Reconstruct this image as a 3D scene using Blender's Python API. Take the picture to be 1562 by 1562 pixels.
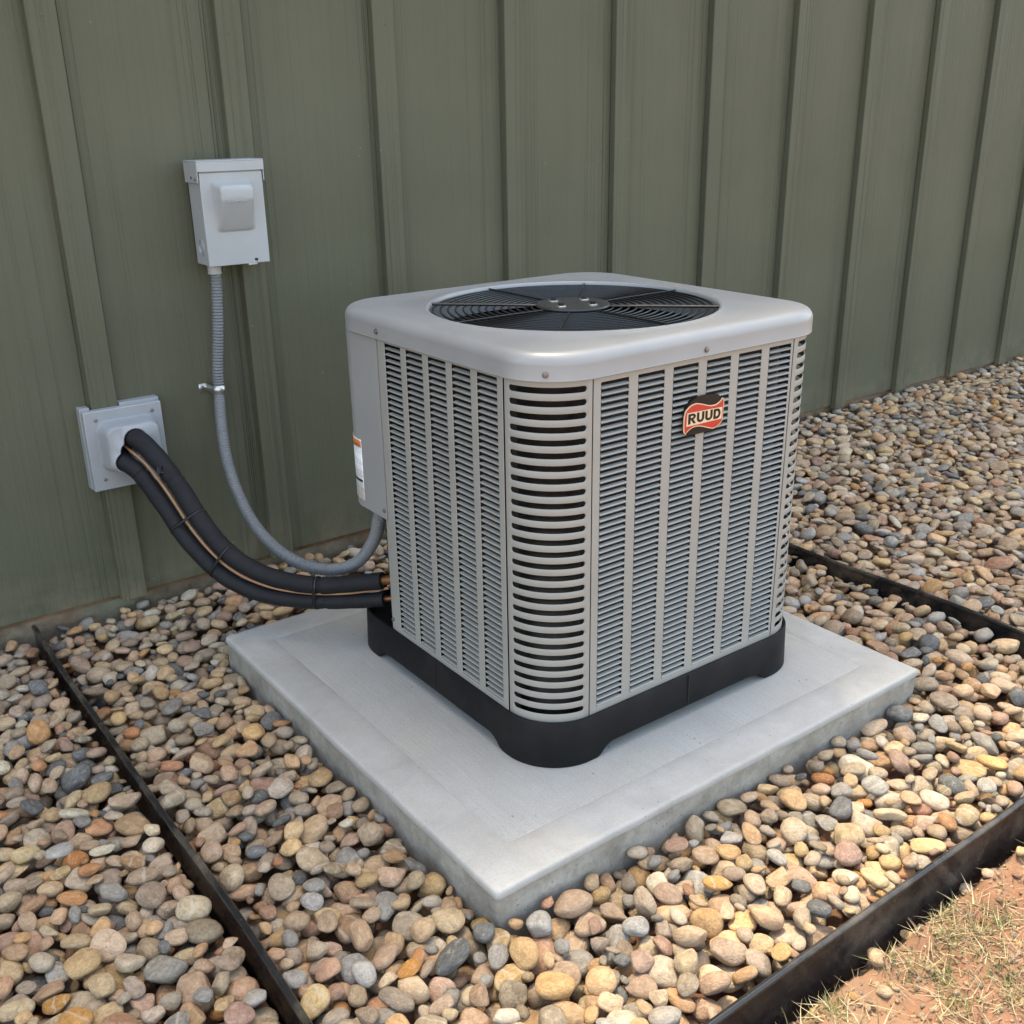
import bpy, bmesh, math, random
import numpy as np
from mathutils import Vector, Matrix

R_ = math.radians
scene = bpy.context.scene
for o in list(bpy.data.objects): bpy.data.objects.remove(o)
C = scene.collection
rng = random.Random(7)
npr = np.random.default_rng(11)

# ------------------------------------------------------------------ camera
CAM = np.array((-0.2734, -2.4931, 1.1731))
CR = np.array((0.80168615, -0.5975369, -0.01577872))
CU = np.array((0.22522182, 0.27750698, 0.93395129))
CF = np.array((0.55369165, 0.75228953, -0.35705185))
FPX = 1575.08 / 1562.0
cam = bpy.data.cameras.new('camera'); cam.sensor_width = 36.0; cam.lens = 36.0 * FPX
cam.clip_start = 0.02; cam.clip_end = 400
co = bpy.data.objects.new('camera', cam); C.objects.link(co)
co.matrix_world = Matrix(((CR[0], CU[0], -CF[0], CAM[0]), (CR[1], CU[1], -CF[1], CAM[1]), (CR[2], CU[2], -CF[2], CAM[2]), (0, 0, 0, 1)))
scene.camera = co
scene.render.resolution_x = scene.render.resolution_y = 1024

# ------------------------------------------------------------------ sky, sun, exposure
EL, AZ = R_(72), R_(12)          # sun behind the house, a little to the right
sun_dir = Vector((math.sin(AZ) * math.cos(EL), math.cos(AZ) * math.cos(EL), math.sin(EL)))
w = bpy.data.worlds.new('World'); scene.world = w; w.use_nodes = True
nt = w.node_tree
sky = nt.nodes.new('ShaderNodeTexSky'); sky.sky_type = 'NISHITA'; sky.sun_disc = False
sky.sun_elevation = EL; sky.sun_rotation = AZ
sky.air_density = 0.8; sky.dust_density = 2.0; sky.ozone_density = 0.0
nt.links.new(sky.outputs[0], nt.nodes['Background'].inputs[0])
nt.nodes['Background'].inputs[1].default_value = 0.15
sl = bpy.data.lights.new('sun', 'SUN'); sl.energy = 1.0; sl.angle = R_(5.0); sl.color = (1.0, 0.96, 0.90)
so = bpy.data.objects.new('sun', sl); C.objects.link(so); so.location = (0, 4, 8)
so.rotation_euler = sun_dir.to_track_quat('Z', 'Y').to_euler()
vs = scene.view_settings
vs.view_transform = 'Standard'; vs.look = 'None'; vs.gamma = 1.0; vs.use_white_balance = True; vs.white_balance_temperature = 8350; vs.white_balance_tint = 5; vs.exposure = 2.5; vs.use_curve_mapping = False

# ------------------------------------------------------------------ helpers: tags
def tag(o, label=None, cat=None, group=None, kind=None):
    if label: o['label'] = label
    if cat: o['category'] = cat
    if group: o['group'] = group
    if kind: o['kind'] = kind
    return o
def empty(name, loc=(0, 0, 0)):
    o = bpy.data.objects.new(name, None); o.empty_display_size = 0.05; C.objects.link(o); o.location = loc
    return o
def keep_parent(o, p):
    o.parent = p
    if p is not None:
        bpy.context.view_layer.update() if False else None
        o.matrix_parent_inverse = Matrix.Translation(p.location).inverted() if p.type == 'EMPTY' else Matrix.Identity(4)

class MB:
    def __init__(s): s.v = []; s.f = []
    def add(s, vs, fs):
        b = len(s.v); s.v += [tuple(map(float, q)) for q in vs]; s.f += [tuple(b + i for i in f) for f in fs]; return s
    def box(s, x0, x1, y0, y1, z0, z1):
        return s.add([(x0, y0, z0), (x1, y0, z0), (x1, y1, z0), (x0, y1, z0), (x0, y0, z1), (x1, y0, z1), (x1, y1, z1), (x0, y1, z1)],
                     [(0, 3, 2, 1), (4, 5, 6, 7), (0, 1, 5, 4), (1, 2, 6, 5), (2, 3, 7, 6), (3, 0, 4, 7)])
    def loft(s, rings, closed=True, cap0=False, cap1=False):
        n = len(rings[0]); b = len(s.v)
        for r in rings: s.v += [tuple(map(float, q)) for q in r]
        m = n if closed else n - 1
        for i in range(len(rings) - 1):
            for j in range(m):
                k = (j + 1) % n
                s.f.append((b + i * n + j, b + i * n + k, b + (i + 1) * n + k, b + (i + 1) * n + j))
        if cap0: s.f.append(tuple(b + j for j in reversed(range(n))))
        if cap1: s.f.append(tuple(b + (len(rings) - 1) * n + j for j in range(n)))
        return s
    def tube(s, pts, r, n=10, caps=True):
        pts = [Vector(q) for q in pts]; rings = []
        up = None
        for i, q in enumerate(pts):
            t = (pts[min(i + 1, len(pts) - 1)] - pts[max(i - 1, 0)]).normalized()
            if up is None:
                up = Vector((0, 0, 1)) if abs(t.z) < 0.9 else Vector((1, 0, 0))
            a = t.cross(up).normalized(); up = a.cross(t).normalized()
            rr = r(i / (len(pts) - 1)) if callable(r) else r
            rings.append([q + a * (rr * math.cos(2 * math.pi * k / n)) + up * (rr * math.sin(2 * math.pi * k / n)) for k in range(n)])
        return s.loft(rings, True, caps, caps)
    def lathe(s, prof, center, axis='z', n=24, sign=1):
        rings = []
        for rr, h in prof:
            ring = []
            for k in range(n):
                a = 2 * math.pi * k / n; c_, s_ = rr * math.cos(a), rr * math.sin(a)
                if axis == 'z': q = (center[0] + c_, center[1] + s_, center[2] + h * sign)
                elif axis == 'y': q = (center[0] + c_, center[1] + h * sign, center[2] + s_)
                else: q = (center[0] + h * sign, center[1] + c_, center[2] + s_)
                ring.append(q)
            rings.append(ring)
        return s.loft(rings, True, True, True)
    def build(s, name, mat, parent=None, bevel=0, smooth=35, seg=2, recalc=True):
        me = bpy.data.meshes.new(name); me.from_pydata(s.v, [], s.f)
        if recalc:
            bm = bmesh.new(); bm.from_mesh(me); bmesh.ops.recalc_face_normals(bm, faces=bm.faces); bm.to_mesh(me); bm.free()
        me.materials.append(mat)
        if smooth:
            me.shade_smooth(); me.set_sharp_from_angle(angle=R_(smooth))
        o = bpy.data.objects.new(name, me); C.objects.link(o)
        if parent is not None: keep_parent(o, parent)
        if bevel:
            b = o.modifiers.new('bevel', 'BEVEL'); b.width = bevel; b.segments = seg; b.limit_method = 'ANGLE'; b.angle_limit = R_(40); b.harden_normals = False
        return o

def catmull(pts, n):
    P = [Vector(q) for q in pts]; P = [P[0] * 2 - P[1]] + P + [P[-1] * 2 - P[-2]]
    out = []
    m = len(P) - 3
    for i in range(n + 1):
        t = i / n * m; k = min(int(t), m - 1); u = t - k
        a, b, c_, d = P[k:k + 4]
        out.append(0.5 * ((2 * b) + (c_ - a) * u + (2 * a - 5 * b + 4 * c_ - d) * u * u + (3 * b - a - 3 * c_ + d) * u ** 3))
    return out
def resample(pts, step):
    pts = [Vector(q) for q in pts]; out = [pts[0]]; acc = 0
    for a, b in zip(pts, pts[1:]):
        L = (b - a).length; d = step - acc
        while d <= L: out.append(a.lerp(b, d / L)); d += step
        acc = L - (d - step)
    return out
def rrect(x0, x1, y0, y1, r, n=8, sub=0.0):
    """rounded rectangle, counter-clockwise, list of (x, y)"""
    pts = []
    for cx, cy, a0 in ((x1 - r, y0 + r, -90), (x1 - r, y1 - r, 0), (x0 + r, y1 - r, 90), (x0 + r, y0 + r, 180)):
        for k in range(n + 1):
            a = R_(a0 + 90 * k / n); pts.append((cx + r * math.cos(a), cy + r * math.sin(a)))
    if sub:
        out = []
        for i, a in enumerate(pts):
            b = pts[(i + 1) % len(pts)]; out.append(a)
            m = int(math.hypot(b[0] - a[0], b[1] - a[1]) / sub)
            for k in range(1, m): out.append((a[0] + (b[0] - a[0]) * k / m, a[1] + (b[1] - a[1]) * k / m))
        pts = out
    return pts

# ------------------------------------------------------------------ helpers: materials
class N:
    def __init__(s, name):
        s.m = bpy.data.materials.new(name); s.m.use_nodes = True; s.t = s.m.node_tree; s.n = s.t.nodes; s.b = s.n['Principled BSDF']
    def node(s, typ, **kw):
        d = s.n.new('ShaderNode' + typ)
        for k, v in kw.items():
            if k in d.inputs.keys(): d.inputs[k].default_value = v
            else: setattr(d, k, v)
        return d
    def link(s, a, b): s.t.links.new(a, b)
    def put(s, v, sock):
        if hasattr(v, 'is_linked'): s.link(v, sock)
        else: sock.default_value = v
    def math(s, op, a, b=0.0, c=None, clamp=False):
        d = s.n.new('ShaderNodeMath'); d.operation = op; d.use_clamp = clamp
        s.put(a, d.inputs[0]); s.put(b, d.inputs[1])
        if c is not None: s.put(c, d.inputs[2])
        return d.outputs[0]
    def mapr(s, v, a, b, c, d_):
        d = s.n.new('ShaderNodeMapRange'); s.put(v, d.inputs[0])
        for i, q in enumerate((a, b, c, d_)): d.inputs[i + 1].default_value = q
        return d.outputs[0]
    def mix(s, f, a, b, mode='MIX'):
        d = s.n.new('ShaderNodeMix'); d.data_type = 'RGBA'; d.blend_type = mode
        s.put(f, d.inputs[0])
        for v, i in ((a, 6), (b, 7)):
            if isinstance(v, tuple): d.inputs[i].default_value = (*v, 1) if len(v) == 3 else v
            else: s.link(v, d.inputs[i])
        return d.outputs[2]
    def coords(s, kind='Object', scale=(1, 1, 1), off=(0, 0, 0)):
        if kind == 'Position': src = s.n.new('ShaderNodeNewGeometry').outputs['Position']
        else: src = s.n.new('ShaderNodeTexCoord').outputs[kind]
        d = s.n.new('ShaderNodeMapping'); s.link(src, d.inputs[0]); d.inputs['Scale'].default_value = scale; d.inputs['Location'].default_value = off
        return d.outputs[0]
    def noise(s, vec, scale, detail=3, rough=0.5, dist=0.0):
        d = s.n.new('ShaderNodeTexNoise'); s.link(vec, d.inputs['Vector']); d.inputs['Scale'].default_value = scale
        d.inputs['Detail'].default_value = detail; d.inputs['Roughness'].default_value = rough; d.inputs['Distortion'].default_value = dist
        return d.outputs[0]
    def vor(s, vec, scale, feat='F1', rand=1.0):
        d = s.n.new('ShaderNodeTexVoronoi'); d.feature = feat; s.link(vec, d.inputs['Vector']); d.inputs['Scale'].default_value = scale
        d.inputs['Randomness'].default_value = rand
        return d
    def ramp(s, v, stops, interp='LINEAR'):
        d = s.n.new('ShaderNodeValToRGB'); s.put(v, d.inputs[0]); cr = d.color_ramp; cr.interpolation = interp
        while len(cr.elements) < len(stops): cr.elements.new(0.5)
        for e, (p, c_) in zip(cr.elements, stops): e.position = p; e.color = (*c_, 1) if len(c_) == 3 else c_
        return d.outputs[0]
    def bump(s, h, strength, dist=0.01, prev=None):
        d = s.n.new('ShaderNodeBump'); s.link(h, d.inputs['Height']); d.inputs['Strength'].default_value = strength; d.inputs['Distance'].default_value = dist
        if prev is not None: s.link(prev, d.inputs['Normal'])
        return d.outputs[0]
    def out(s, color=None, rough=None, normal=None, metal=None, spec=None):
        if color is not None:
            if isinstance(color, tuple): s.b.inputs['Base Color'].default_value = (*color, 1)
            else: s.link(color, s.b.inputs['Base Color'])
        if rough is not None: s.put(rough, s.b.inputs['Roughness'])
        if normal is not None: s.link(normal, s.b.inputs['Normal'])
        if metal is not None: s.put(metal, s.b.inputs['Metallic'])
        if spec is not None: s.b.inputs['Specular IOR Level'].default_value = spec
        return s.m

def simple(name, col, rough=0.5, metal=0.0, var=0.12, scale=18.0, bump=0.0, bscale=400, spec=None, dust=0.0):
    m = N(name); v = m.coords('Position')
    n1 = m.noise(v, scale, 4, 0.6)
    f = m.mapr(n1, 0.3, 0.7, 1 - var, 1 + var)
    c_ = m.mix(1.0, tuple(col), m.ramp(f, [(0, (0, 0, 0)), (1, (1, 1, 1))]), 'MULTIPLY') if False else None
    hsv = m.n.new('ShaderNodeHueSaturation'); hsv.inputs['Color'].default_value = (*col, 1); m.link(f, hsv.inputs['Value'])
    c_ = hsv.outputs[0]
    if dust:
        n2 = m.noise(v, 7, 5, 0.65); c_ = m.mix(m.mapr(n2, 0.5, 0.75, 0, dust), c_, (0.36, 0.29, 0.22))
    r = m.mapr(m.noise(v, scale * 1.7, 3), 0.3, 0.7, rough - 0.06, rough + 0.06)
    nm = m.bump(m.noise(v, bscale, 2), bump, 0.002) if bump else None
    return m.out(c_, r, nm, metal, spec)

MAT = {}
MAT['silver'] = simple('silver_paint', (0.305, 0.300, 0.275), 0.44, 0.1, 0.06, 9, 0.05, 900, dust=0.06)
MAT['cap'] = simple('cap_paint', (0.275, 0.280, 0.282), 0.40, 0.1, 0.05, 7, 0.03, 900, dust=0.08)
MAT['cover'] = simple('control_cover_paint', (0.345, 0.345, 0.34), 0.40, 0.25, 0.05, 6, 0.04, 900)
MAT['black_plastic'] = simple('black_plastic', (0.008, 0.0085, 0.0095), 0.55, 0, 0.2, 12, 0.08, 300, spec=0.18, dust=0.03)
MAT['wire'] = simple('black_wire', (0.011, 0.011, 0.012), 0.33, 0, 0.1)
MAT['hub'] = simple('hub_black', (0.030, 0.030, 0.031), 0.42, 0, 0.2, 30, 0.05, 300)
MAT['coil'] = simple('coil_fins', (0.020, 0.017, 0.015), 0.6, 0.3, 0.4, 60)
MAT['screw'] = simple('dull_screw', (0.20, 0.195, 0.19), 0.4, 0.8, 0.2)
MAT['zinc'] = simple('zinc_screw', (0.55, 0.54, 0.52), 0.35, 0.9, 0.1)
MAT['dark_hole'] = simple('dark_inside', (0.012, 0.011, 0.011), 0.8)
MAT['boxgrey'] = simple('box_grey_paint', (0.345, 0.36, 0.365), 0.42, 0.1, 0.05, 10, 0.03, 900)
MAT['boxgrey2'] = simple('cover_grey_plastic', (0.295, 0.31, 0.325), 0.38, 0.0, 0.05, 10, 0.03, 900)
MAT['conduit'] = simple('conduit_grey', (0.155, 0.162, 0.168), 0.42, 0, 0.08, 25)
MAT['foam'] = simple('black_foam', (0.010, 0.0105, 0.0125), 0.62, 0, 0.15, 30, 0.35, 450, spec=0.28)
MAT['copper'] = simple('copper_pipe', (0.22, 0.10, 0.045), 0.45, 0.8, 0.35, 60)
MAT['cable'] = simple('brown_cable', (0.33, 0.17, 0.09), 0.45, 0, 0.1)
MAT['tie'] = simple('black_tie', (0.008, 0.008, 0.009), 0.35)
MAT['edging'] = simple('edging_black', (0.013, 0.013, 0.014), 0.24, 0, 0.3, 20, 0.06, 120, spec=0.6, dust=0.30)
MAT['logo_black'] = simple('logo_black', (0.012, 0.008, 0.006), 0.45, spec=0.3)
MAT['logo_red'] = simple('logo_red', (0.50, 0.035, 0.025), 0.35, 0, 0.04)
MAT['logo_cream'] = simple('logo_cream', (0.68, 0.52, 0.34), 0.35, 0, 0.04)
MAT['orange'] = simple('label_orange', (0.62, 0.17, 0.03), 0.5)
MAT['roof'] = simple('roof_shingle', (0.10, 0.095, 0.09), 0.9)
MAT['soffit'] = simple('soffit_paint', (0.30, 0.30, 0.26), 0.6)

def siding_mat():
    m = N('green_siding'); v = m.coords('Position')
    rnd = m.n.new('ShaderNodeObjectInfo').outputs['Random']
    vv = m.n.new('ShaderNodeVectorMath'); vv.operation = 'ADD'; m.link(v, vv.inputs[0])
    cb = m.n.new('ShaderNodeCombineXYZ'); m.link(m.math('MULTIPLY', rnd, 31.0), cb.inputs[2]); m.link(cb.outputs[0], vv.inputs[1])
    def sc(s3):
        d = m.n.new('ShaderNodeMapping'); m.link(vv.outputs[0], d.inputs[0]); d.inputs['Scale'].default_value = s3; return d.outputs[0]
    g1 = m.noise(sc((120, 20, 1.6)), 1.0, 4, 0.6, 1.2)          # fine vertical grain
    g2 = m.noise(sc((38, 10, 0.8)), 1.0, 3, 0.55, 2.0)          # broad grain
    sx = m.n.new('ShaderNodeSeparateXYZ'); m.link(v, sx.inputs[0])
    fr = m.math('FRACT', m.math('DIVIDE', m.math('SUBTRACT', sx.outputs[0], 0.3269 - 40.6), 0.406))   # place across one board
    near = m.math('ADD', m.mapr(fr, 0.66, 0.98, 0.0, 0.75), m.mapr(fr, 0.16, 0.42, 0.55, 0.0), clamp=True)
    patch = m.mapr(m.noise(sc((6, 1, 0.7)), 1.0, 3), 0.34, 0.56, 0.0, 1.0)
    where = m.math('ADD', m.math('MULTIPLY', near, patch), 0.14, clamp=True)   # pressed grain is deeper beside the battens
    gn = m.noise(sc((105, 12, 0.42)), 1.0, 2, 0.5, 0.5)
    gro = m.mapr(gn, 0.36, 0.47, 1.0, 0.0)
    h = m.math('ADD', m.math('MULTIPLY', m.math('MULTIPLY', gro, where), -0.9), m.math('MULTIPLY', m.math('ADD', g1, g2), 0.45))
    nm = m.bump(h, 1.0, 0.0028)
    base = m.ramp(m.noise(v, 2.2, 4, 0.6), [(0.3, (0.088, 0.0895, 0.059)), (0.7, (0.105, 0.106, 0.071))])
    base = m.mix(m.math('MULTIPLY', m.mapr(g1, 0.5, 0.75, 0, 1), 0.25), base, (0.130, 0.132, 0.088))
    base = m.mix(m.math('MULTIPLY', m.math('MULTIPLY', gro, where), 0.5), base, (0.060, 0.062, 0.044))
    # scuffs and spatter, a little more of it low on the wall
    sp = m.vor(v, 38.0); sz = m.math('LESS_THAN', sp.outputs['Distance'], m.mapr(m.noise(v, 5.0, 2), 0.50, 0.8, 0.0, 0.14))
    sepz = m.n.new('ShaderNodeSeparateXYZ'); m.link(v, sepz.inputs[0])
    base = m.mix(m.math('MULTIPLY', sz, m.mapr(sepz.outputs[2], 0.1, 1.3, 0.65, 0.22)), base, (0.34, 0.31, 0.25))
    dust = m.math('MULTIPLY', m.mapr(sepz.outputs[2], 0.05, 0.22, 0.35, 0.0), m.mapr(m.noise(v, 9, 5, 0.7), 0.4, 0.65, 0, 1), clamp=True)
    base = m.mix(dust, base, (0.30, 0.22, 0.15))
    return m.out(base, m.mapr(g1, 0.3, 0.7, 0.5, 0.68), nm, 0.0, 0.22)
MAT['siding'] = siding_mat()
MAT['nail'] = simple('painted_nail', (0.075, 0.076, 0.048), 0.6)

def foundation_mat():
    m = N('foundation_concrete'); v = m.coords('Position')
    a = m.noise(v, 14, 6, 0.7); b = m.noise(v, 5, 4, 0.6)
    c_ = m.ramp(a, [(0.3, (0.11, 0.075, 0.048)), (0.5, (0.20, 0.155, 0.105)), (0.7, (0.31, 0.25, 0.18))])
    c_ = m.mix(m.mapr(b, 0.52, 0.66, 0, 0.8), c_, (0.20, 0.22, 0.15))
    c_ = m.mix(m.mapr(m.noise(v, 8, 4, 0.6), 0.52, 0.7, 0, 0.75), c_, (0.22, 0.12, 0.07))
    return m.out(c_, 0.9, m.bump(m.noise(v, 90, 5, 0.7), 0.5, 0.004))
MAT['foundation'] = foundation_mat()
MAT['flash'] = simple('rusty_drip_edge', (0.20, 0.105, 0.06), 0.75, 0.1, 0.35, 30, dust=0.3)

def concrete_top():
    m = N('concrete_broomed'); v = m.coords('Position')
    a = m.noise(v, 3.5, 5, 0.6); fine = m.noise(v, 160, 4, 0.7)
    st = m.noise(m.coords('Position', (300, 9, 50)), 1.0, 3, 0.6, 0.6)
    c_ = m.ramp(a, [(0.3, (0.345, 0.338, 0.315)), (0.5, (0.40, 0.392, 0.368)), (0.72, (0.44, 0.432, 0.408))])
    c_ = m.mix(m.mapr(st, 0.35, 0.62, 0.45, 0.0), c_, (0.33, 0.32, 0.30))
    c_ = m.mix(m.mapr(fine, 0.62, 0.78, 0, 0.5), c_, (0.34, 0.32, 0.29))
    stain = m.mapr(m.noise(v, 6, 5, 0.68), 0.50, 0.72, 0, 0.42)
    c_ = m.mix(stain, c_, (0.40, 0.355, 0.285))
    c_ = m.mix(m.mapr(m.noise(v, 22, 5, 0.7), 0.50, 0.72, 0, 0.40), c_, (0.34, 0.325, 0.30))
    pt = m.vor(v, 42); p1 = m.math('MULTIPLY', m.math('LESS_THAN', pt.outputs['Distance'], 0.085), m.math('GREATER_THAN', m.noise(v, 13, 2), 0.56))
    c_ = m.mix(m.math('MULTIPLY', p1, 0.75), c_, (0.13, 0.11, 0.085))
    nm = m.bump(st, 0.5, 0.0016); nm = m.bump(fine, 0.4, 0.0010, nm); c_ = m.mix(m.mapr(m.noise(v, 300, 3, 0.7), 0.50, 0.66, 0, 0.5), c_, (0.25, 0.235, 0.21))
    return m.out(c_, 0.85, nm)
def concrete_trowel():
    m = N('concrete_troweled'); v = m.coords('Position')
    a = m.noise(v, 9, 5, 0.6, 0.6); fine = m.noise(v, 130, 4, 0.7)
    c_ = m.ramp(a, [(0.3, (0.33, 0.322, 0.302)), (0.5, (0.385, 0.377, 0.357)), (0.7, (0.43, 0.422, 0.402))])
    c_ = m.mix(m.mapr(m.noise(v, 28, 6, 0.7), 0.48, 0.70, 0, 0.5), c_, (0.34, 0.33, 0.31))
    c_ = m.mix(m.mapr(m.noise(v, 4, 5, 0.7), 0.52, 0.72, 0, 0.35), c_, (0.38, 0.34, 0.28))
    pit = m.vor(v, 60); p1 = m.math('MULTIPLY', m.math('LESS_THAN', pit.outputs['Distance'], 0.10), m.math('GREATER_THAN', m.noise(v, 11, 2), 0.58))
    c_ = m.mix(m.math('MULTIPLY', p1, 0.7), c_, (0.14, 0.13, 0.12))
    nm = m.bump(a, 0.3, 0.004); nm = m.bump(fine, 0.35, 0.0009, nm); c_ = m.mix(m.mapr(m.noise(v, 320, 3, 0.7), 0.50, 0.68, 0, 0.45), c_, (0.27, 0.26, 0.24))
    return m.out(c_, 0.7, nm)
def concrete_side():
    m = N('concrete_side'); v = m.coords('Position')
    a = m.noise(v, 12, 6, 0.7); fine = m.noise(v, 220, 3, 0.6)
    c_ = m.ramp(a, [(0.30, (0.17, 0.155, 0.13)), (0.5, (0.29, 0.27, 0.235)), (0.70, (0.39, 0.37, 0.335))])
    c_ = m.mix(m.mapr(m.noise(v, 55, 5, 0.7), 0.48, 0.64, 0, 0.55), c_, (0.20, 0.185, 0.16))
    c_ = m.mix(m.mapr(m.noise(m.coords('Position', (6, 6, 40)), 1.0, 4, 0.6), 0.5, 0.7, 0, 0.5), c_, (0.32, 0.25, 0.19))
    pit = m.vor(v, 95); p1 = m.math('MULTIPLY', m.math('LESS_THAN', pit.outputs['Distance'], 0.16), m.math('GREATER_THAN', m.noise(v, 20, 2), 0.54))
    c_ = m.mix(m.math('MULTIPLY', p1, 0.75), c_, (0.10, 0.09, 0.08))
    nm = m.bump(m.math('SUBTRACT', fine, m.math('MULTIPLY', p1, 2.0)), 0.5, 0.0018); nm = m.bump(a, 0.4, 0.006, nm)
    return m.out(c_, 0.92, nm)
MAT['ctop'], MAT['ctrowel'], MAT['cside'] = concrete_top(), concrete_trowel(), concrete_side()

PEB = [(0.00, (0.517, 0.370, 0.218)), (0.15, (0.440, 0.342, 0.230)), (0.30, (0.341, 0.274, 0.195)), (0.40, (0.314, 0.291, 0.250)),
       (0.45, (0.572, 0.427, 0.254)), (0.57, (0.484, 0.331, 0.206)), (0.645, (0.495, 0.279, 0.130)), (0.68, (0.154, 0.157, 0.153)),
       (0.73, (0.484, 0.393, 0.277)), (0.825, (0.600, 0.530, 0.401)), (0.865, (0.385, 0.245, 0.153)), (0.91, (0.352, 0.336, 0.301)), (0.95, (0.572, 0.399, 0.212))]
def pebble_mat(name, attr):
    m = N(name)
    if attr:
        a = m.node('Attribute', attribute_name='rnd'); rnd = a.outputs['Fac']
    else: rnd = m.n.new('ShaderNodeObjectInfo').outputs['Random']
    wn = m.n.new('ShaderNodeTexWhiteNoise'); wn.noise_dimensions = '1D'; m.link(m.math('MULTIPLY', rnd, 917.0), wn.inputs['W'])
    sep = m.n.new('ShaderNodeSeparateColor'); m.link(wn.outputs['Color'], sep.inputs[0])
    loc = m.node('Attribute', attribute_name='loc').outputs['Vector']
    off = m.n.new('ShaderNodeVectorMath'); off.operation = 'ADD'; m.link(loc, off.inputs[0])
    cb = m.n.new('ShaderNodeCombineXYZ'); m.link(m.math('MULTIPLY', rnd, 400.0), cb.inputs[0]); m.link(m.math('MULTIPLY', sep.outputs[0], 90.0), cb.inputs[1]); m.link(cb.outputs[0], off.inputs[1])
    v = off.outputs[0]
    base = m.ramp(rnd, PEB, 'CONSTANT')
    hsv = m.n.new('ShaderNodeHueSaturation'); m.link(base, hsv.inputs['Color'])
    m.link(m.mapr(sep.outputs[0], 0, 1, 0.84, 1.34), hsv.inputs['Value']); m.link(m.mapr(sep.outputs[1], 0, 1, 0.84, 1.18), hsv.inputs['Saturation'])
    m.link(m.mapr(sep.outputs[2], 0, 1, 0.480, 0.504), hsv.inputs['Hue'])
    mott = m.noise(v, 1.5, 6, 0.68, 0.8)
    c_ = m.mix(m.mapr(mott, 0.40, 0.62, 0.0, 0.7), hsv.outputs[0], m.mix(1.0, hsv.outputs[0], (0.55, 0.49, 0.44), 'MULTIPLY'))
    c_ = m.mix(m.mapr(m.noise(v, 2.4, 5, 0.7), 0.52, 0.66, 0.0, 0.6), c_, m.mix(0.55, hsv.outputs[0], (0.58, 0.47, 0.34)))
    c_ = m.mix(m.mapr(m.noise(v, 6.5, 5, 0.72), 0.50, 0.66, 0.0, 0.55), c_, m.mix(1.0, hsv.outputs[0], (0.50, 0.43, 0.37), 'MULTIPLY'))
    c_ = m.mix(m.mapr(m.noise(v, 17, 3, 0.7), 0.58, 0.72, 0, 0.35), c_, (0.17, 0.13, 0.10))
    # some stones are banded or veined
    wv = m.n.new('ShaderNodeTexWave'); m.link(v, wv.inputs['Vector']); wv.inputs['Scale'].default_value = 0.35; wv.inputs['Distortion'].default_value = 6; wv.inputs['Detail'].default_value = 3
    band = m.math('MULTIPLY', m.mapr(wv.outputs[1], 0.86, 0.97, 0, 0.45), m.math('GREATER_THAN', sep.outputs[2], 0.90))
    c_ = m.mix(band, c_, (0.56, 0.49, 0.40))
    nm = m.bump(m.noise(v, 4, 6, 0.7), 0.85, 0.005); nm = m.bump(m.noise(v, 26, 3, 0.6), 0.25, 0.0012, nm)
    return m.out(c_, m.mapr(sep.outputs[1], 0, 1, 0.55, 0.85), nm, 0, 0.25)
MAT['peb_obj'], MAT['peb_attr'] = pebble_mat('river_pebble', False), pebble_mat('river_pebble_mass', True)

def dirt_mat(name, dark=1.0):
    m = N(name); v = m.coords('Position')
    a = m.noise(v, 6, 6, 0.68); f = m.noise(v, 70, 5, 0.7)
    k = dark
    c_ = m.ramp(a, [(0.3, (0.17 * k, 0.074 * k, 0.042 * k)), (0.5, (0.245 * k, 0.112 * k, 0.066 * k)), (0.7, (0.30 * k, 0.165 * k, 0.11 * k))])
    c_ = m.mix(m.mapr(f, 0.35, 0.62, 0.55, 0), c_, (0.19 * k, 0.11 * k, 0.07 * k))
    far = m.noise(v, 0.7, 4, 0.6)
    c_ = m.mix(m.mapr(far, 0.45, 0.65, 0.0, 0.4), c_, (0.27 * k, 0.215 * k, 0.11 * k))
    return m.out(c_, 0.95, m.bump(f, 0.7, 0.006))
MAT['dirt'] = dirt_mat('red_dirt'); MAT['bed_soil'] = dirt_mat('bed_soil', 0.8)

def grass_mat(name, stops):
    m = N(name); a = m.node('Attribute', attribute_name='rnd')
    m.out(m.ramp(a.outputs['Fac'], stops), 0.6)
    return m.m
MAT['grass'] = grass_mat('grass_green', [(0, (0.07, 0.095, 0.022)), (0.5, (0.12, 0.135, 0.038)), (1, (0.21, 0.19, 0.075))])
MAT['straw'] = grass_mat('dry_straw', [(0, (0.17, 0.115, 0.065)), (0.5, (0.31, 0.235, 0.13)), (1, (0.44, 0.36, 0.22))])

def label_mat():
    m = N('warning_label_print'); v = m.coords('Position')
    sep = m.n.new('ShaderNodeSeparateXYZ'); m.link(v, sep.inputs[0])
    row = m.math('FRACT', m.math('MULTIPLY', sep.outputs[2], 260.0))
    line = m.math('LESS_THAN', row, 0.5)
    wd = m.math('GREATER_THAN', m.noise(m.coords('Position', (700, 700, 260)), 1.0, 1), 0.48)
    para = m.math('GREATER_THAN', m.noise(m.coords('Position', (8, 8, 55)), 1.0, 1), 0.46)
    ink = m.math('MULTIPLY', m.math('MULTIPLY', line, wd), para)
    return m.out(m.mix(m.math('MULTIPLY', ink, 0.7), (0.78, 0.79, 0.80), (0.2, 0.2, 0.22)), 0.4)
MAT['label'] = label_mat()

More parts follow.
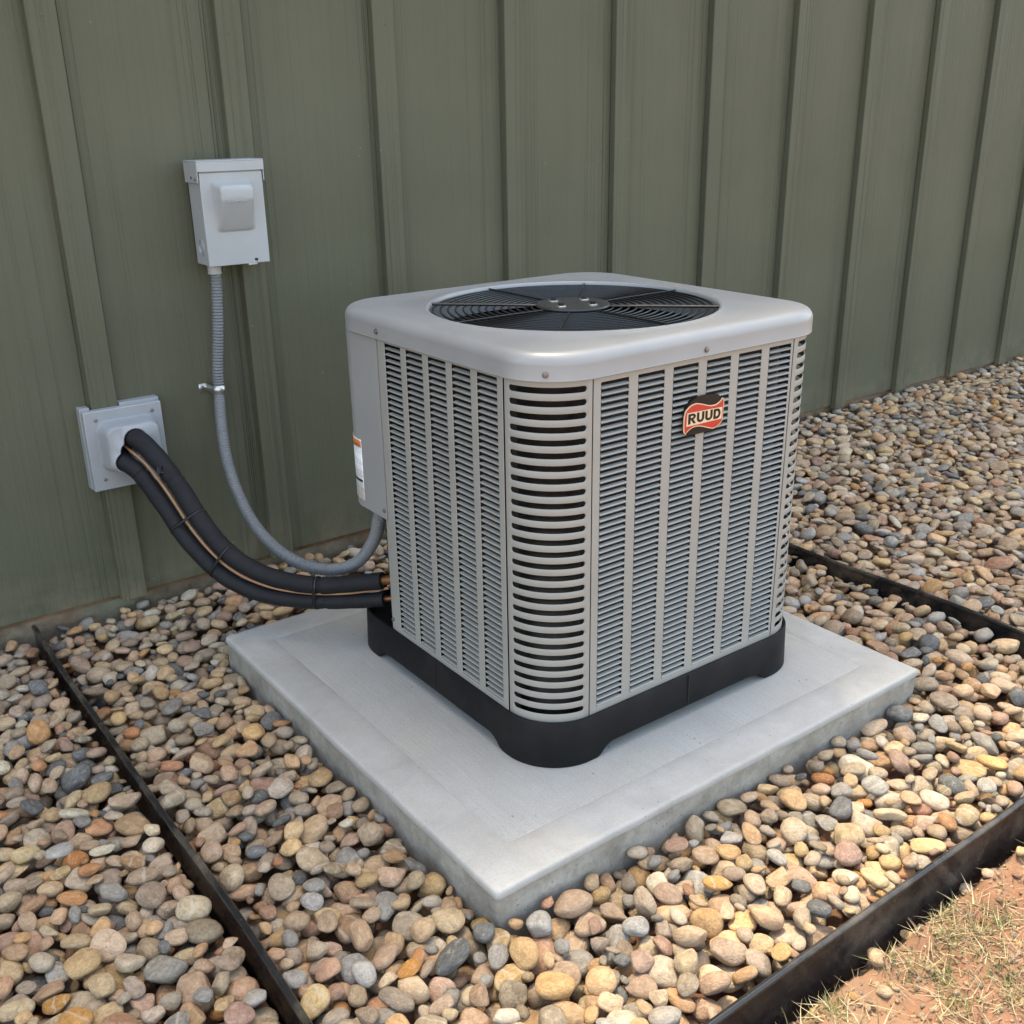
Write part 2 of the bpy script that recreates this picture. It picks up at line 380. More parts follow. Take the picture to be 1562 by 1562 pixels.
# ================================================================== SETTING
# ---- ground sheet (dirt), finely modelled where the lens sees it
def axis(lo, hi, a, b, step):
    inner = np.arange(a, b + 1e-6, step)
    def outer(s, e):
        out = []; d = step; p_ = s
        while abs(p_ - s) < abs(e - s): d *= 1.35; p_ += d * np.sign(e - s); out.append(p_)
        out[-1] = e; return out
    return np.array(list(reversed(outer(a, lo))) + list(inner) + outer(b, hi))
def vnoise(x, y, s, seed):
    """smooth value noise"""
    g = np.random.default_rng(seed).random((256, 256)); X = x * s; Y = y * s
    i = np.floor(X).astype(int); j = np.floor(Y).astype(int); u = X - i; v = Y - j; u = u * u * (3 - 2 * u); v = v * v * (3 - 2 * v)
    G = lambda a, b: g[a % 256, b % 256]
    return (G(i, j) * (1 - u) + G(i + 1, j) * u) * (1 - v) + (G(i, j + 1) * (1 - u) + G(i + 1, j + 1) * u) * v
DIRT_Z = -0.044
def dirt_h(x, y):
    h = DIRT_Z + 0.016 * (vnoise(x, y, 9, 1) - 0.5) + 0.014 * (vnoise(x, y, 31, 2) - 0.5) + 0.020 * np.maximum(vnoise(x, y, 62, 3) - 0.55, 0) + 0.0065 * (vnoise(x, y, 115, 4) - 0.5)
    k = np.clip((-1.80 - y) / 0.03, 0, 1)          # flat and lower under the beds
    return np.where(k > 0, DIRT_Z * (1 - k) + h * k, DIRT_Z) - 0.05 * (1 - k)
xs = axis(-70, 70, 0.25, 2.1, 0.008); ys = axis(-70, 70, -2.4, -1.76, 0.008)
X, Y = np.meshgrid(xs, ys, indexing='ij'); Z = dirt_h(X, Y)
nx, ny = len(xs), len(ys)
idx = np.arange(nx * ny).reshape(nx, ny)
F = np.stack([idx[:-1, :-1], idx[1:, :-1], idx[1:, 1:], idx[:-1, 1:]], -1).reshape(-1, 4)
def np_mesh(name, V, F, mat, smooth=True, attrs=None):
    me = bpy.data.meshes.new(name); k = F.shape[1]
    me.vertices.add(len(V)); me.vertices.foreach_set('co', np.ascontiguousarray(V, dtype=np.float32).ravel())
    me.loops.add(F.size); me.loops.foreach_set('vertex_index', np.ascontiguousarray(F, dtype=np.int32).ravel())
    me.polygons.add(len(F)); me.polygons.foreach_set('loop_start', np.arange(0, F.size, k, dtype=np.int32))
    me.update(calc_edges=True); me.validate()
    if smooth: me.polygons.foreach_set('use_smooth', np.ones(len(F), dtype=bool))
    for an, (typ, data) in (attrs or {}).items():
        a = me.attributes.new(an, typ, 'POINT')
        a.data.foreach_set('vector' if typ == 'FLOAT_VECTOR' else 'value', np.ascontiguousarray(data, dtype=np.float32).ravel())
    me.materials.append(mat)
    return me
def np_obj(name, me, parent=None):
    o = bpy.data.objects.new(name, me); C.objects.link(o)
    if parent is not None: o.parent = parent
    return o
ground = np_obj('ground', np_mesh('ground', np.stack([X, Y, Z], -1).reshape(-1, 3), F, MAT['dirt']))
tag(ground, 'bare reddish dirt ground with thin dry grass', 'ground', kind='structure')

# ---- house: boards, battens, foundation, eave
S, X0, BW, BT = 0.406, 0.3285, 0.062, 0.0235
house = empty('house', (2.6, 0.1, 0))
tag(house, 'olive green board and batten house wall on a low concrete foundation', 'house')
WTOP = 4.22
def board(k):
    a = X0 + k * S + BW / 2; mb = MB(); j = rng.uniform(-0.002, 0.002)
    mb.box(a + 0.0015, a + S - 0.0015, 0.0, 0.014, 0.062 + j, WTOP)
    return mb.build('board', MAT['siding'], house, bevel=0.0015)
def batten(k):
    a = X0 + k * S; mb = MB(); j = rng.uniform(-0.003, 0.003); t = rng.uniform(-0.001, 0.001)
    z0 = 0.055 + j
    mb.add([(a, -BT, z0), (a + BW, -BT, z0), (a + BW, -0.0005, z0), (a, -0.0005, z0), (a + t, -BT, WTOP - .002), (a + BW + t, -BT, WTOP - .002), (a + BW + t, -0.0005, WTOP - .002), (a + t, -0.0005, WTOP - .002)],
           [(0, 3, 2, 1), (4, 5, 6, 7), (0, 1, 5, 4), (1, 2, 6, 5), (2, 3, 7, 6), (3, 0, 4, 7)])
    return mb.build('batten', MAT['siding'], house, bevel=0.002)
KS = range(-6, 15)
for k in KS: board(k)
for k in KS:
    bt = batten(k)
    for zn in (0.16, 0.57, 0.98, 1.39):
        zz_ = zn + rng.uniform(-.04, .04); xn = X0 + k * S + BW * rng.uniform(.42, .58)
        MB().lathe([(.0030, 0), (.0030, .0006), (.0022, .0010), (.0004, .0010)], (xn, -BT + .0001, zz_), 'y', 8, -1).build('nail_head', MAT['nail'], bt, smooth=30)
HX0, HX1 = X0 - 6 * S, X0 + 15 * S + BW
MB().box(HX0 - .3, HX1 + .3, 0.018, 0.22, -0.30, 0.0605).build('foundation', MAT['foundation'], house, bevel=0.004)
MB().box(HX0, HX1, 0.0145, 0.02, 0.048, 0.0612).build('drip_edge', MAT['flash'], house)
MB().box(HX0 + .02, HX1 - .02, 0.0145, 0.12, 0.063, WTOP - .003).build('wall_core', MAT['soffit'], house)
for xa in (HX0, HX1 - .12):
    MB().box(xa + .003, xa + .117, 0.123, 6.9, -0.3, WTOP - .004).build('side_wall', MAT['siding'], house)
MB().box(HX0 + .13, HX1 - .13, 6.78, 6.9, -0.3, WTOP - .005).build('rear_wall', MAT['siding'], house)
# eave position from where the shade ends on the gravel
SHADE_Y, EZ = -1.575, 4.20
EAVE_Y = SHADE_Y + (EZ + 0.22 - 0.02) * sun_dir.y / sun_dir.z
E0, E1 = HX0 - 2.0, HX1 + 2.0
MB().box(E0, E1, EAVE_Y + 0.025, 0.0, WTOP + .001, WTOP + .018).build('soffit', MAT['soffit'], house)
MB().box(E0 + .01, E1 - .01, EAVE_Y, EAVE_Y + 0.022, EZ, EZ + 0.19).build('fascia', MAT['siding'], house, bevel=0.003)
rz = EZ + 0.19
MB().add([(E0, EAVE_Y - .0, rz), (E1, EAVE_Y - .0, rz), (E1, 3.45, rz + 1.35), (E0, 3.45, rz + 1.35), (E0, 7.5, rz), (E1, 7.5, rz),
          (E0, EAVE_Y, rz + .03), (E1, EAVE_Y, rz + .03), (E1, 3.45, rz + 1.38), (E0, 3.45, rz + 1.38), (E0, 7.5, rz + .03), (E1, 7.5, rz + .03)],
         [(0, 3, 2, 1), (3, 4, 5, 2), (6, 7, 8, 9), (9, 8, 11, 10), (0, 1, 7, 6), (4, 10, 11, 5), (0, 6, 9, 3), (3, 9, 10, 4), (1, 2, 8, 7), (2, 5, 11, 8)]).build('roof', MAT['roof'], house, smooth=0)

# ---- concrete pad
PX0, PX1, PY0, PY1, PZ = 0.4401, 1.5334, -1.4675, -0.4118, 0.080
pad = empty('concrete_pad', ((PX0 + PX1) / 2, (PY0 + PY1) / 2, -0.06))
tag(pad, 'square light grey concrete pad with troweled border, under the condenser', 'concrete pad')
def wob(pts, z, amp, seed):
    def n2(x, y, sd): return (vnoise(np.array(x), np.array(y), 14, sd) - .5) + .55 * (vnoise(np.array(x), np.array(y), 70, sd + 4) - .5)
    return [(x + amp * n2(x + y, y - x, seed), y + amp * n2(x - y, y + x, seed + 1), z + .3 * amp * n2(y, x, seed + 2)) for x, y in pts]
def prr(off, r): return rrect(PX0 + off, PX1 - off, PY0 + off, PY1 - off, r, 6, 0.012)
def same(off, r, z, amp=0, seed=5, n=None):
    base = prr(0.0, 0.008); cx, cy = (PX0 + PX1) / 2, (PY0 + PY1) / 2; hx, hy = (PX1 - PX0) / 2, (PY1 - PY0) / 2
    return wob([(cx + (x - cx) * (hx - off) / hx, cy + (y - cy) * (hy - off) / hy) for x, y in base], z, amp, seed)
MB().loft([same(0.003, 0, -0.07), same(0.002, 0, 0.0, .004), same(0.0018, 0, 0.02, .003), same(0.001, 0, 0.045, .002), same(0.0008, 0, 0.066, .0014)], True).build('slab_side', MAT['cside'], pad, smooth=50)
MB().loft([same(0.0, 0, 0.0655, .0014), same(-0.0010, 0, 0.0675, .0014), same(0.0000, 0, 0.0745, .0013), same(0.0008, 0, 0.0778, .0011), same(0.0028, 0, 0.0795, .0006), same(0.009, 0, PZ), same(0.055, 0, PZ + .0004), same(0.080, 0, PZ + .0002, .0015), same(0.0835, 0, PZ - .0010, .0015)], True).build('troweled_border', MAT['ctrowel'], pad, smooth=50)
MB().loft([same(0.0830, 0, PZ - .0009, .0015), same(0.088, 0, PZ - .0004, .001), same(0.2, 0, PZ - .0003)], True, False, True).build('broomed_top', MAT['ctop'], pad, smooth=50)

# ---- landscape edging strips
def edging(name, pts, top, bottom, label):
    """black strip with a rolled bead along its top; pts is the centre line in plan"""
    pts = [Vector((x, y, 0)) for x, y in pts]
    prof = [(0.0020, bottom), (0.0020, top - 0.06), (0.0020, top - 0.0132), (0.0022, top - 0.0126)]
    for k in range(9):
        a = R_(-60 + 300 * k / 8); prof.append((0.0060 * math.cos(a), top - 0.0060 + 0.0060 * math.sin(a)))
    prof += [(-0.0022, top - 0.0126), (-0.0020, top - 0.0132), (-0.0020, bottom)]
    rings = []
    for i, q in enumerate(pts):
        t = (pts[min(i + 1, len(pts) - 1)] - pts[max(i - 1, 0)]).normalized(); n = Vector((t.y, -t.x, 0))
        dz = 0.0018 * math.sin(i * 0.33) + rng.uniform(-.0003, .0003)
        if name == 'edging_strip' and i == 0: dz -= 0.004
        rings.append([(q.x + n.x * d, q.y + n.y * d, z + (dz if z > bottom else 0)) for d, z in prof])
    o = MB().loft(rings, True, True, True).build('edging_strip', MAT['edging'], None, smooth=50)
    tag(o, label, 'edging', 'landscape edging strips around the gravel')
    return o
def wavy(a, b, fixed, vert, amp, n=60):
    out = []
    for i in range(n + 1):
        t = a + (b - a) * i / n; d = amp * math.sin(t * 4.1 + fixed) + amp * 0.5 * math.sin(t * 9.3)
        out.append((fixed + d, t) if vert else (t, fixed + d))
    return out
EX1, EX2, EY3 = 0.121, 1.926, -1.797
edging('edging_strip', wavy(0.012, -1.785, EX1, True, 0.003), 0.044, -0.09, 'black edging strip running to the wall beside the wall pipe cover')
edging('edging_strip', wavy(0.012, -1.785, EX2, True, 0.003), 0.052, -0.09, 'black edging strip running to the wall behind the condenser')
edging('edging_strip', wavy(-2.2, 6.4, EY3, False, 0.0015, 140), 0.030, -0.10, 'long black edging strip between the pebbles and the dry grass')

# ================================================================== PEBBLE BEDS
def ico(sub):
    bm = bmesh.new(); bmesh.ops.create_icosphere(bm, subdivisions=sub, radius=1.0)
    V = np.array([v.co[:] for v in bm.verts]); F_ = np.array([[v.index for v in f.verts] for f in bm.faces]); bm.free()
    return V, F_
def stone_shape(V, seed):
    r = np.random.default_rng(seed); P = V.copy()
    e = r.uniform(2.0, 2.5)
    d = (np.abs(P) ** e).sum(1) ** (1 / e); P = P / d[:, None]
    egg = r.uniform(-0.22, 0.22); P[:, 1] *= 1 + egg * P[:, 0]; P[:, 2] *= 1 + r.uniform(-.15, .15) * P[:, 0]
    bend = r.uniform(-0.12, 0.12); P[:, 1] += bend * (P[:, 0] ** 2 - .4)
    for _ in range(6):                                   # lumps and hollows
        k = r.normal(size=3); k *= r.uniform(1.2, 2.6) / np.linalg.norm(k)
        P *= (1 + r.uniform(0.015, 0.055) * np.sin(V @ k + r.uniform(0, 6.28)))[:, None]
    for _ in range(r.integers(1, 7)):                    # worn flats
        n_ = r.normal(size=3); n_ /= np.linalg.norm(n_); lim = r.uniform(0.62, 0.9)
        q = P @ n_; over = np.maximum(q - lim, 0); P -= np.outer(over * 0.82, n_)
    if seed % 4 == 0:                                    # broken, angular pieces
        for _ in range(5):
            n_ = r.normal(size=3); n_ /= np.linalg.norm(n_); q = P @ n_; P -= np.outer(np.maximum(q - r.uniform(.5, .72), 0) * .95, n_)
    return P * 1.03
V2, F2 = ico(3 - 0) if False else ico(3)
V1, F1 = ico(2)
NP = 32
near_v = [stone_shape(V2, 100 + i) for i in range(NP)]; far_v = [stone_shape(V1, 100 + i) for i in range(NP)]
proto = [np_mesh('pebble', near_v[i], F2, MAT['peb_obj'], True, {'loc': ('FLOAT_VECTOR', near_v[i])}) for i in range(NP)]

def rot_matrix(yaw, tilt, taz, roll):
    cz, sz = math.cos(yaw), math.sin(yaw)
    Rz = np.array(((cz, -sz, 0), (sz, cz, 0), (0, 0, 1)))
    ax = np.array((math.cos(taz), math.sin(taz), 0)); K = np.array(((0, -ax[2], ax[1]), (ax[2], 0, -ax[0]), (-ax[1], ax[0], 0)))
    T = np.eye(3) + math.sin(tilt) * K + (1 - math.cos(tilt)) * K @ K
    cr, sr = math.cos(roll), math.sin(roll); Rx = np.array(((1, 0, 0), (0, cr, -sr), (0, sr, cr)))
    return T @ Rz @ Rx
G = 0.003
def pack_bed(x0, x1, y0, y1, level, floor, excl, seed, size=1.13):
    """stones dropped one by one on a height field until the surface is at its level"""
    r = np.random.default_rng(seed)
    nx, ny = int((x1 - x0) / G), int((y1 - y0) / G)
    H = np.full((nx, ny), floor); own = np.full((nx, ny), -1, dtype=np.int32)
    gx = x0 + (np.arange(nx) + .5) * G; gy = y0 + (np.arange(ny) + .5) * G
    free = np.ones((nx, ny), bool)
    for a, b, c_, d in excl: free[np.ix_((gx > a) & (gx < b), (gy > c_) & (gy < d))] = False
    H[~free] = 0.5
    H[free] += 0.010 * vnoise(gx[:, None] * np.ones(ny), gy[None, :] * np.ones((nx, 1)), 3.0, seed + 9)[free]
    lvl = level + 0.020 * (vnoise(gx[:, None] * np.ones(ny), gy[None, :] * np.ones((nx, 1)), 2.2, seed + 3) - .5)
    stones = []; fc = np.argwhere(free); area = len(fc) * G * G
    n_max = int(area * 4200); fails = 0
    for it in range(n_max):
        u = r.random()
        a = (r.uniform(0.0135, 0.0245) if u < .72 else r.uniform(0.024, 0.031) if u < .79 else r.uniform(0.008, 0.0135)) * size
        b = a * r.uniform(0.58, 0.95); c_ = b * r.uniform(0.42, 0.78)
        Rm = rot_matrix(r.uniform(0, 6.28), abs(r.normal(0, 0.24)), r.uniform(0, 6.28), r.normal(0, 0.25))
        Mq = Rm @ np.diag((1 / a ** 2, 1 / b ** 2, 1 / c_ ** 2)) @ Rm.T
        k = int(a / G) + 1; ax = np.arange(-k, k + 1) * G
        DX = ax[:, None]; DY = ax[None, :]
        bz = (Mq[0, 2] * DX + Mq[1, 2] * DY) / Mq[2, 2]
        disc = bz ** 2 - (Mq[0, 0] * DX ** 2 + 2 * Mq[0, 1] * DX * DY + Mq[1, 1] * DY ** 2 - 1) / Mq[2, 2]
        mask = disc > 0; sq = np.sqrt(np.where(mask, disc, 0)); up = np.where(mask, -bz + sq, -9.0); lo = np.where(mask, -bz - sq, 9.0)
        cand = fc[r.integers(0, len(fc), 60)]
        hh = H[cand[:, 0], cand[:, 1]] - lvl[cand[:, 0], cand[:, 1]]
        cand = cand[np.argsort(hh)[:6]]
        best = None
        for i, j in cand:
            if i < k or j < k or i + k >= nx or j + k >= ny: continue
            z = (H[i - k:i + k + 1, j - k:j + k + 1] - lo).max()
            s = z - lvl[i, j]
            if best is None or s < best[0]: best = (s, z, i, j)
        if best is None or best[0] > 0.004:
            fails += 1
            if fails > 260: break
            continue
        fails = max(0, fails - 3)
        s, z, i, j = best; z -= 0.0012
        sl_ = (slice(i - k, i + k + 1), slice(j - k, j + k + 1)); top = z + up
        rep = mask & (top > H[sl_])
        H[sl_] = np.where(rep, top, H[sl_]); own[sl_] = np.where(rep, len(stones), own[sl_])
        stones.append((gx[i], gy[j], z, a, b, c_, Rm, int(r.integers(0, NP)), float(r.random())))
    vis = np.bincount(own[own >= 0].ravel(), minlength=len(stones))
    return stones, vis, H, free

def to_px(q):
    d = np.asarray(q) - CAM; dep = d @ CF
    return 0.5 + FPX * (d @ CR) / dep, 0.5 - FPX * (d @ CU) / dep, dep

def make_bed(bounds, level, floor, excl, seed, label, hidden):
    x0, x1, y0, y1 = bounds
    stones, vis, H, free = pack_bed(x0, x1, y0, y1, level, floor, excl, seed)
    mb = MB()
    mb.box(x0, x1, y0, y1, -0.12, floor + 0.004)
    bed = mb.build('gravel_bed', MAT['bed_soil'], None, smooth=0)
    tag(bed, label, 'gravel', 'pebble beds between the edging strips', 'structure')
    score = []
    for n_, s in enumerate(stones):
        if vis[n_] == 0: continue
        u, v, dep = to_px(s[:3])
        inside = dep > 0 and -0.01 < u < 1.01 and -0.01 < v < 1.01
        score.append((vis[n_] / dep ** 2 if inside and not hidden(u, v) else 0, n_, dep, inside))
    score.sort(reverse=True)
    single = [q for q in score[:300] if q[0] > 0]
    ids = {q[1] for q in single}
    for sc_, n_, dep, ins in single:
        x, y, z, a, b, c_, Rm, pi, rn = stones[n_]
        o = bpy.data.objects.new('pebble', proto[pi]); C.objects.link(o); o.parent = bed
        o.matrix_world = Matrix.Translation((x, y, z)) @ Matrix(Rm.tolist()).to_4x4() @ Matrix.Diagonal((a, b, c_, 1))
    Vs, Fs, Ls, Rs = [], [], [], []; base = 0
    for sc_, n_, dep, ins in score:
        if n_ in ids: continue
        x, y, z, a, b, c_, Rm, pi, rn = stones[n_]
        hi = False
        P = (near_v if hi else far_v)[pi]; Fq = F2 if hi else F1
        Vs.append((P * (a, b, c_)) @ Rm.T + (x, y, z)); Fs.append(Fq + base); Ls.append(P); Rs.append(np.full(len(P), rn)); base += len(P)
    if Vs:
        me = np_mesh('pebbles', np.concatenate(Vs), np.concatenate(Fs), MAT['peb_attr'], True, {'loc': ('FLOAT_VECTOR', np.concatenate(Ls)), 'rnd': ('FLOAT', np.concatenate(Rs))})
        o = np_obj('pebbles', me, bed); o['kind'] = 'stuff'
    print('BED', label, len(stones), 'visible', len(score), 'single', len(single), 'mean level', H[free].mean(), 'tris', sum(len(f) for f in Fs))
    return bed
behind_unit = lambda u, v: 0.345 < u < 0.78 and 0.33 < v < 0.70
make_bed((-0.95, EX1 - .004, EY3 + .006, 0.016), 0.020, -0.045, [], 21, 'tan and grey river pebbles left of the edging strip under the wall pipe cover', lambda u, v: False)
make_bed((EX1 + .004, EX2 - .004, EY3 + .006, 0.016), 0.020, -0.045, [(PX0 + .002, PX1 - .002, PY0 + .002, PY1 - .002)], 22, 'tan and grey river pebbles surrounding the concrete pad', behind_unit)
make_bed((EX2 + .004, 5.6, EY3 + .006, 0.016), 0.040, -0.010, [], 23, 'tan and grey river pebbles beyond the edging strip behind the condenser', behind_unit)

# ================================================================== CONDENSER
XL, XR, YF, YB, AC = 0.678, 1.3703, -1.285, -0.597, 0.1019
ZP, ZT = 0.165, 0.792
CXU, CYU = (XL + XR) / 2, (YF + YB) / 2
unit = empty('condenser_unit', (CXU, CYU, PZ))
tag(unit, 'silver grey air conditioner condenser with louvered sides on the concrete pad', 'air conditioner')

# base pan with four feet
def base_pan():
    o = 0.007; x0, x1, y0, y1 = XL - o, XR + o, YF - o, YB + o; r = AC + 0.004
    loop = rrect(x0, x1, y0, y1, r, 14, 0.008); n = len(loop)
    def foot(x, y):
        dx = min(x - x0, x1 - x); dy = min(y - y0, y1 - y); d = max(dx, dy)
        t = min(max((d - 0.128) / 0.036, 0), 1); t = math.sin(t * math.pi / 2) ** 0.8
        return PZ - 0.0006 + 0.022 * t
    cx, cy = (x0 + x1) / 2, (y0 + y1) / 2
    def ring(off, zf):
        lp = rrect(x0 + off, x1 - off, y0 + off, y1 - off, max(r - off, .004), 14)
        base0 = rrect(x0, x1, y0, y1, r, 14)
        # follow the subdivided loop by moving each point along its inward normal
        out = []
        for i, (x, y) in enumerate(loop):
            a = loop[(i - 1) % n]; b = loop[(i + 1) % n]; tx, ty = b[0] - a[0], b[1] - a[1]; L = math.hypot(tx, ty)
            nx_, ny_ = -ty / L, tx / L
            out.append((x + nx_ * off, y + ny_ * off, zf(x, y)))
        return out
    top = ZP + 0.006
    rings = [ring(0.006, lambda x, y: top - 0.03), ring(0.006, lambda x, y: top - .001), ring(0.0045, lambda x, y: top), ring(0.0015, lambda x, y: top), ring(0, lambda x, y: top - 0.002),
             ring(-0.0015, lambda x, y: (top + PZ) / 2), ring(-0.003, lambda x, y: foot(x, y) + 0.003), ring(-0.001, lambda x, y: foot(x, y)), ring(0.008, lambda x, y: foot(x, y)), ring(0.008, lambda x, y: top - 0.035)]
    MB().loft(rings, True).build('base_pan', MAT['black_plastic'], unit, smooth=45)
    MB().loft([ring(0.004, lambda x, y: top - .036), ring(0.004, lambda x, y: top - .031)], True, True, True).build('pan_floor', MAT['black_plastic'], unit, smooth=30)
base_pan()
for fx, fy in ((XL - 0.0095, -0.945), ):
    MB().box(fx - .0006, fx + .002, fy - .0009, fy + .0009, PZ + .026, ZP + .004).build('pan_seam', MAT['dark_hole'], unit, smooth=0)
MB().box(CXU - .001, CXU + .001, YF - .0105, YF - .006, PZ + .024, ZP + .004).build('pan_seam', MAT['dark_hole'], unit, smooth=0)

# inner coil and dark inside
lp = rrect(XL + .040, XR - .040, YF + .040, YB - .040, .075, 8)
rings = []
zz = np.linspace(ZP - .02, ZT - .006, 60)
for i, z in enumerate(zz): rings.append([(x, y, z) for x, y in (lp if i % 2 else rrect(XL + .043, XR - .043, YF + .043, YB - .043, .072, 8))])
MB().loft(rings, True, True, False).build('coil', MAT['coil'], unit, smooth=30)

# louvered panels: frame sheet with openings, slats pressed out of it
NS = 52
def sheet_with_openings(ucuts, zcuts, openf, place, thick, name, mat, parent):
    mb = MB(); nu, nz = len(ucuts), len(zcuts)
    vs_ = [place(u, z, 0.0) for z in zcuts for u in ucuts]; fs = []
    for j in range(nz - 1):
        for i in range(nu - 1):
            if not openf(i, j): fs.append((j * nu + i, j * nu + i + 1, (j + 1) * nu + i + 1, (j + 1) * nu + i))
    mb.add(vs_, fs)
    o = mb.build(name, mat, parent, smooth=0, recalc=False)
    s = o.modifiers.new('solid', 'SOLIDIFY'); s.thickness = thick; s.offset = -1
    b = o.modifiers.new('bevel', 'BEVEL'); b.width = 0.0008; b.segments = 1; b.limit_method = 'ANGLE'; b.angle_limit = R_(40)
    return o
def slat_mesh(wd, place, mat):
    """pressed slat: lower lip at the face, upper edge set back; ends cut in"""
    prof = [(-0.0004, 0.0000, 0), (-0.0012, 0.0010, 0), (-0.0004, 0.0023, 0), (0.0014, 0.0031, 0.0004), (0.0036, 0.0036, .0012), (0.0060, 0.0040, 0.0030)]
    th = 0.0010
    front = [[place(-wd / 2 + e, z, d) for d, z, e in prof], [place(-wd / 2 + e + .006, z + 0.0000, d) for d, z, e in prof], [place(wd / 2 - e - .006, z, d) for d, z, e in prof], [place(wd / 2 - e, z, d) for d, z, e in prof]]
    back = [[place(s_ * (wd / 2 - e - (0 if q in (0, 3) else .006)), z - th * 0.8, d + th * .8) for d, z, e in prof] for q, s_ in ((0, -1), (1, -1), (2, 1), (3, 1))]
    mb = MB(); n = len(prof)
    mb.loft(front, False); mb.loft([list(reversed(b)) for b in back], False)
    # rims
    mb.loft([[f[0] for f in front], [b[0] for b in back]], False); mb.loft([[f[-1] for f in front], [b[-1] for b in back]], False)
    mb.loft([front[0], back[0]], False); mb.loft([front[3], back[3]], False)
    me = bpy.data.meshes.new('slat'); me.from_pydata(mb.v, [], mb.f)
    bm = bmesh.new(); bm.from_mesh(me); bmesh.ops.remove_doubles(bm, verts=bm.verts, dist=1e-6); bmesh.ops.recalc_face_normals(bm, faces=bm.faces); bm.to_mesh(me); bm.free()
    me.materials.append(mat); me.shade_smooth(); me.set_sharp_from_angle(angle=R_(50))
    return me, mb
def louver_panel(u0, u1, cols, wd, z0, z1, origin, U, Nn, single, label=None):
    """origin + u*U along the face, Nn points inwards"""
    origin, U, Nn = Vector(origin), Vector(U), Vector(Nn)
    place = lambda u, z, d: origin + U * u + Vector((0, 0, z)) + Nn * d
    uc = [u0] + [q for c_ in cols for q in (c_, c_ + wd)] + [u1]; zc = [ZP - .004, z0, z1, ZT]
    pan = sheet_with_openings(uc, zc, lambda i, j: j == 1 and i % 2 == 1, place, 0.0018, 'louver_panel', MAT['silver'], unit)
    pitch = (z1 - z0) / NS
    local = lambda u, z, d: U * u + Vector((0, 0, z)) + Nn * d
    me, smb = slat_mesh(wd - 0.0004, local, MAT['silver'])
    if single:
        for c_ in cols:
            for k in range(NS):
                o = bpy.data.objects.new('slat', me); C.objects.link(o); o.parent = pan
                o.matrix_parent_inverse = pan.matrix_world.inverted()
                o.location = place(c_ + wd / 2, z0 + pitch * (k + 0.06), 0)
                o.location -= Vector((0, 0, 0))
    else:
        big = MB()
        for c_ in cols:
            for k in range(NS):
                q = place(c_ + wd / 2, z0 + pitch * (k + 0.06), 0)
                big.add([Vector(v) + q for v in smb.v], smb.f)
        o = big.build('slats', MAT['silver'], pan, smooth=50); o['kind'] = 'stuff'
    return pan
YS = -0.7796
front = louver_panel(XL + AC + .0012, XR - AC - .0012, [0.797 + 0.0808 * i for i in range(6)], 0.060, 0.1815, 0.7765, (0, YF, 0), (1, 0, 0), (0, 1, 0), True)
left = louver_panel(YF + AC + .0012, YS - .0012, [-1.167 + 0.0757 * i for i in range(5)], 0.057, 0.181, 0.7815, (XL, 0, 0), (0, 1, 0), (1, 0, 0), False)
right = louver_panel(YF + AC + .0012, YB - AC - .0012, [YF + AC + .02 + 0.0757 * i for i in range(6)], 0.057, 0.181, 0.7815, (XR, 0, 0), (0, 1, 0), (-1, 0, 0), False)
back = louver_panel(XL + .26, XR - AC - .0012, [XL + .285 + 0.0757 * i for i in range(4)], 0.057, 0.181, 0.7815, (0, YB, 0), (1, 0, 0), (0, -1, 0), False)

for sx_, sy_ in ((XL + .012, YF + AC), (XL + AC, YF + .012), (XR - AC, YF + .012), (XR - .012, YF + AC), (XL + .014, YS + .0008)):
    MB().box(sx_ - .008, sx_ + .008, sy_ - .008, sy_ + .008, ZP - .003, ZT - .002).build('seam_shade_strip', MAT['dark_hole'], unit, smooth=0)  # added dark strips behind the panel seams, standing in for shade in the gaps
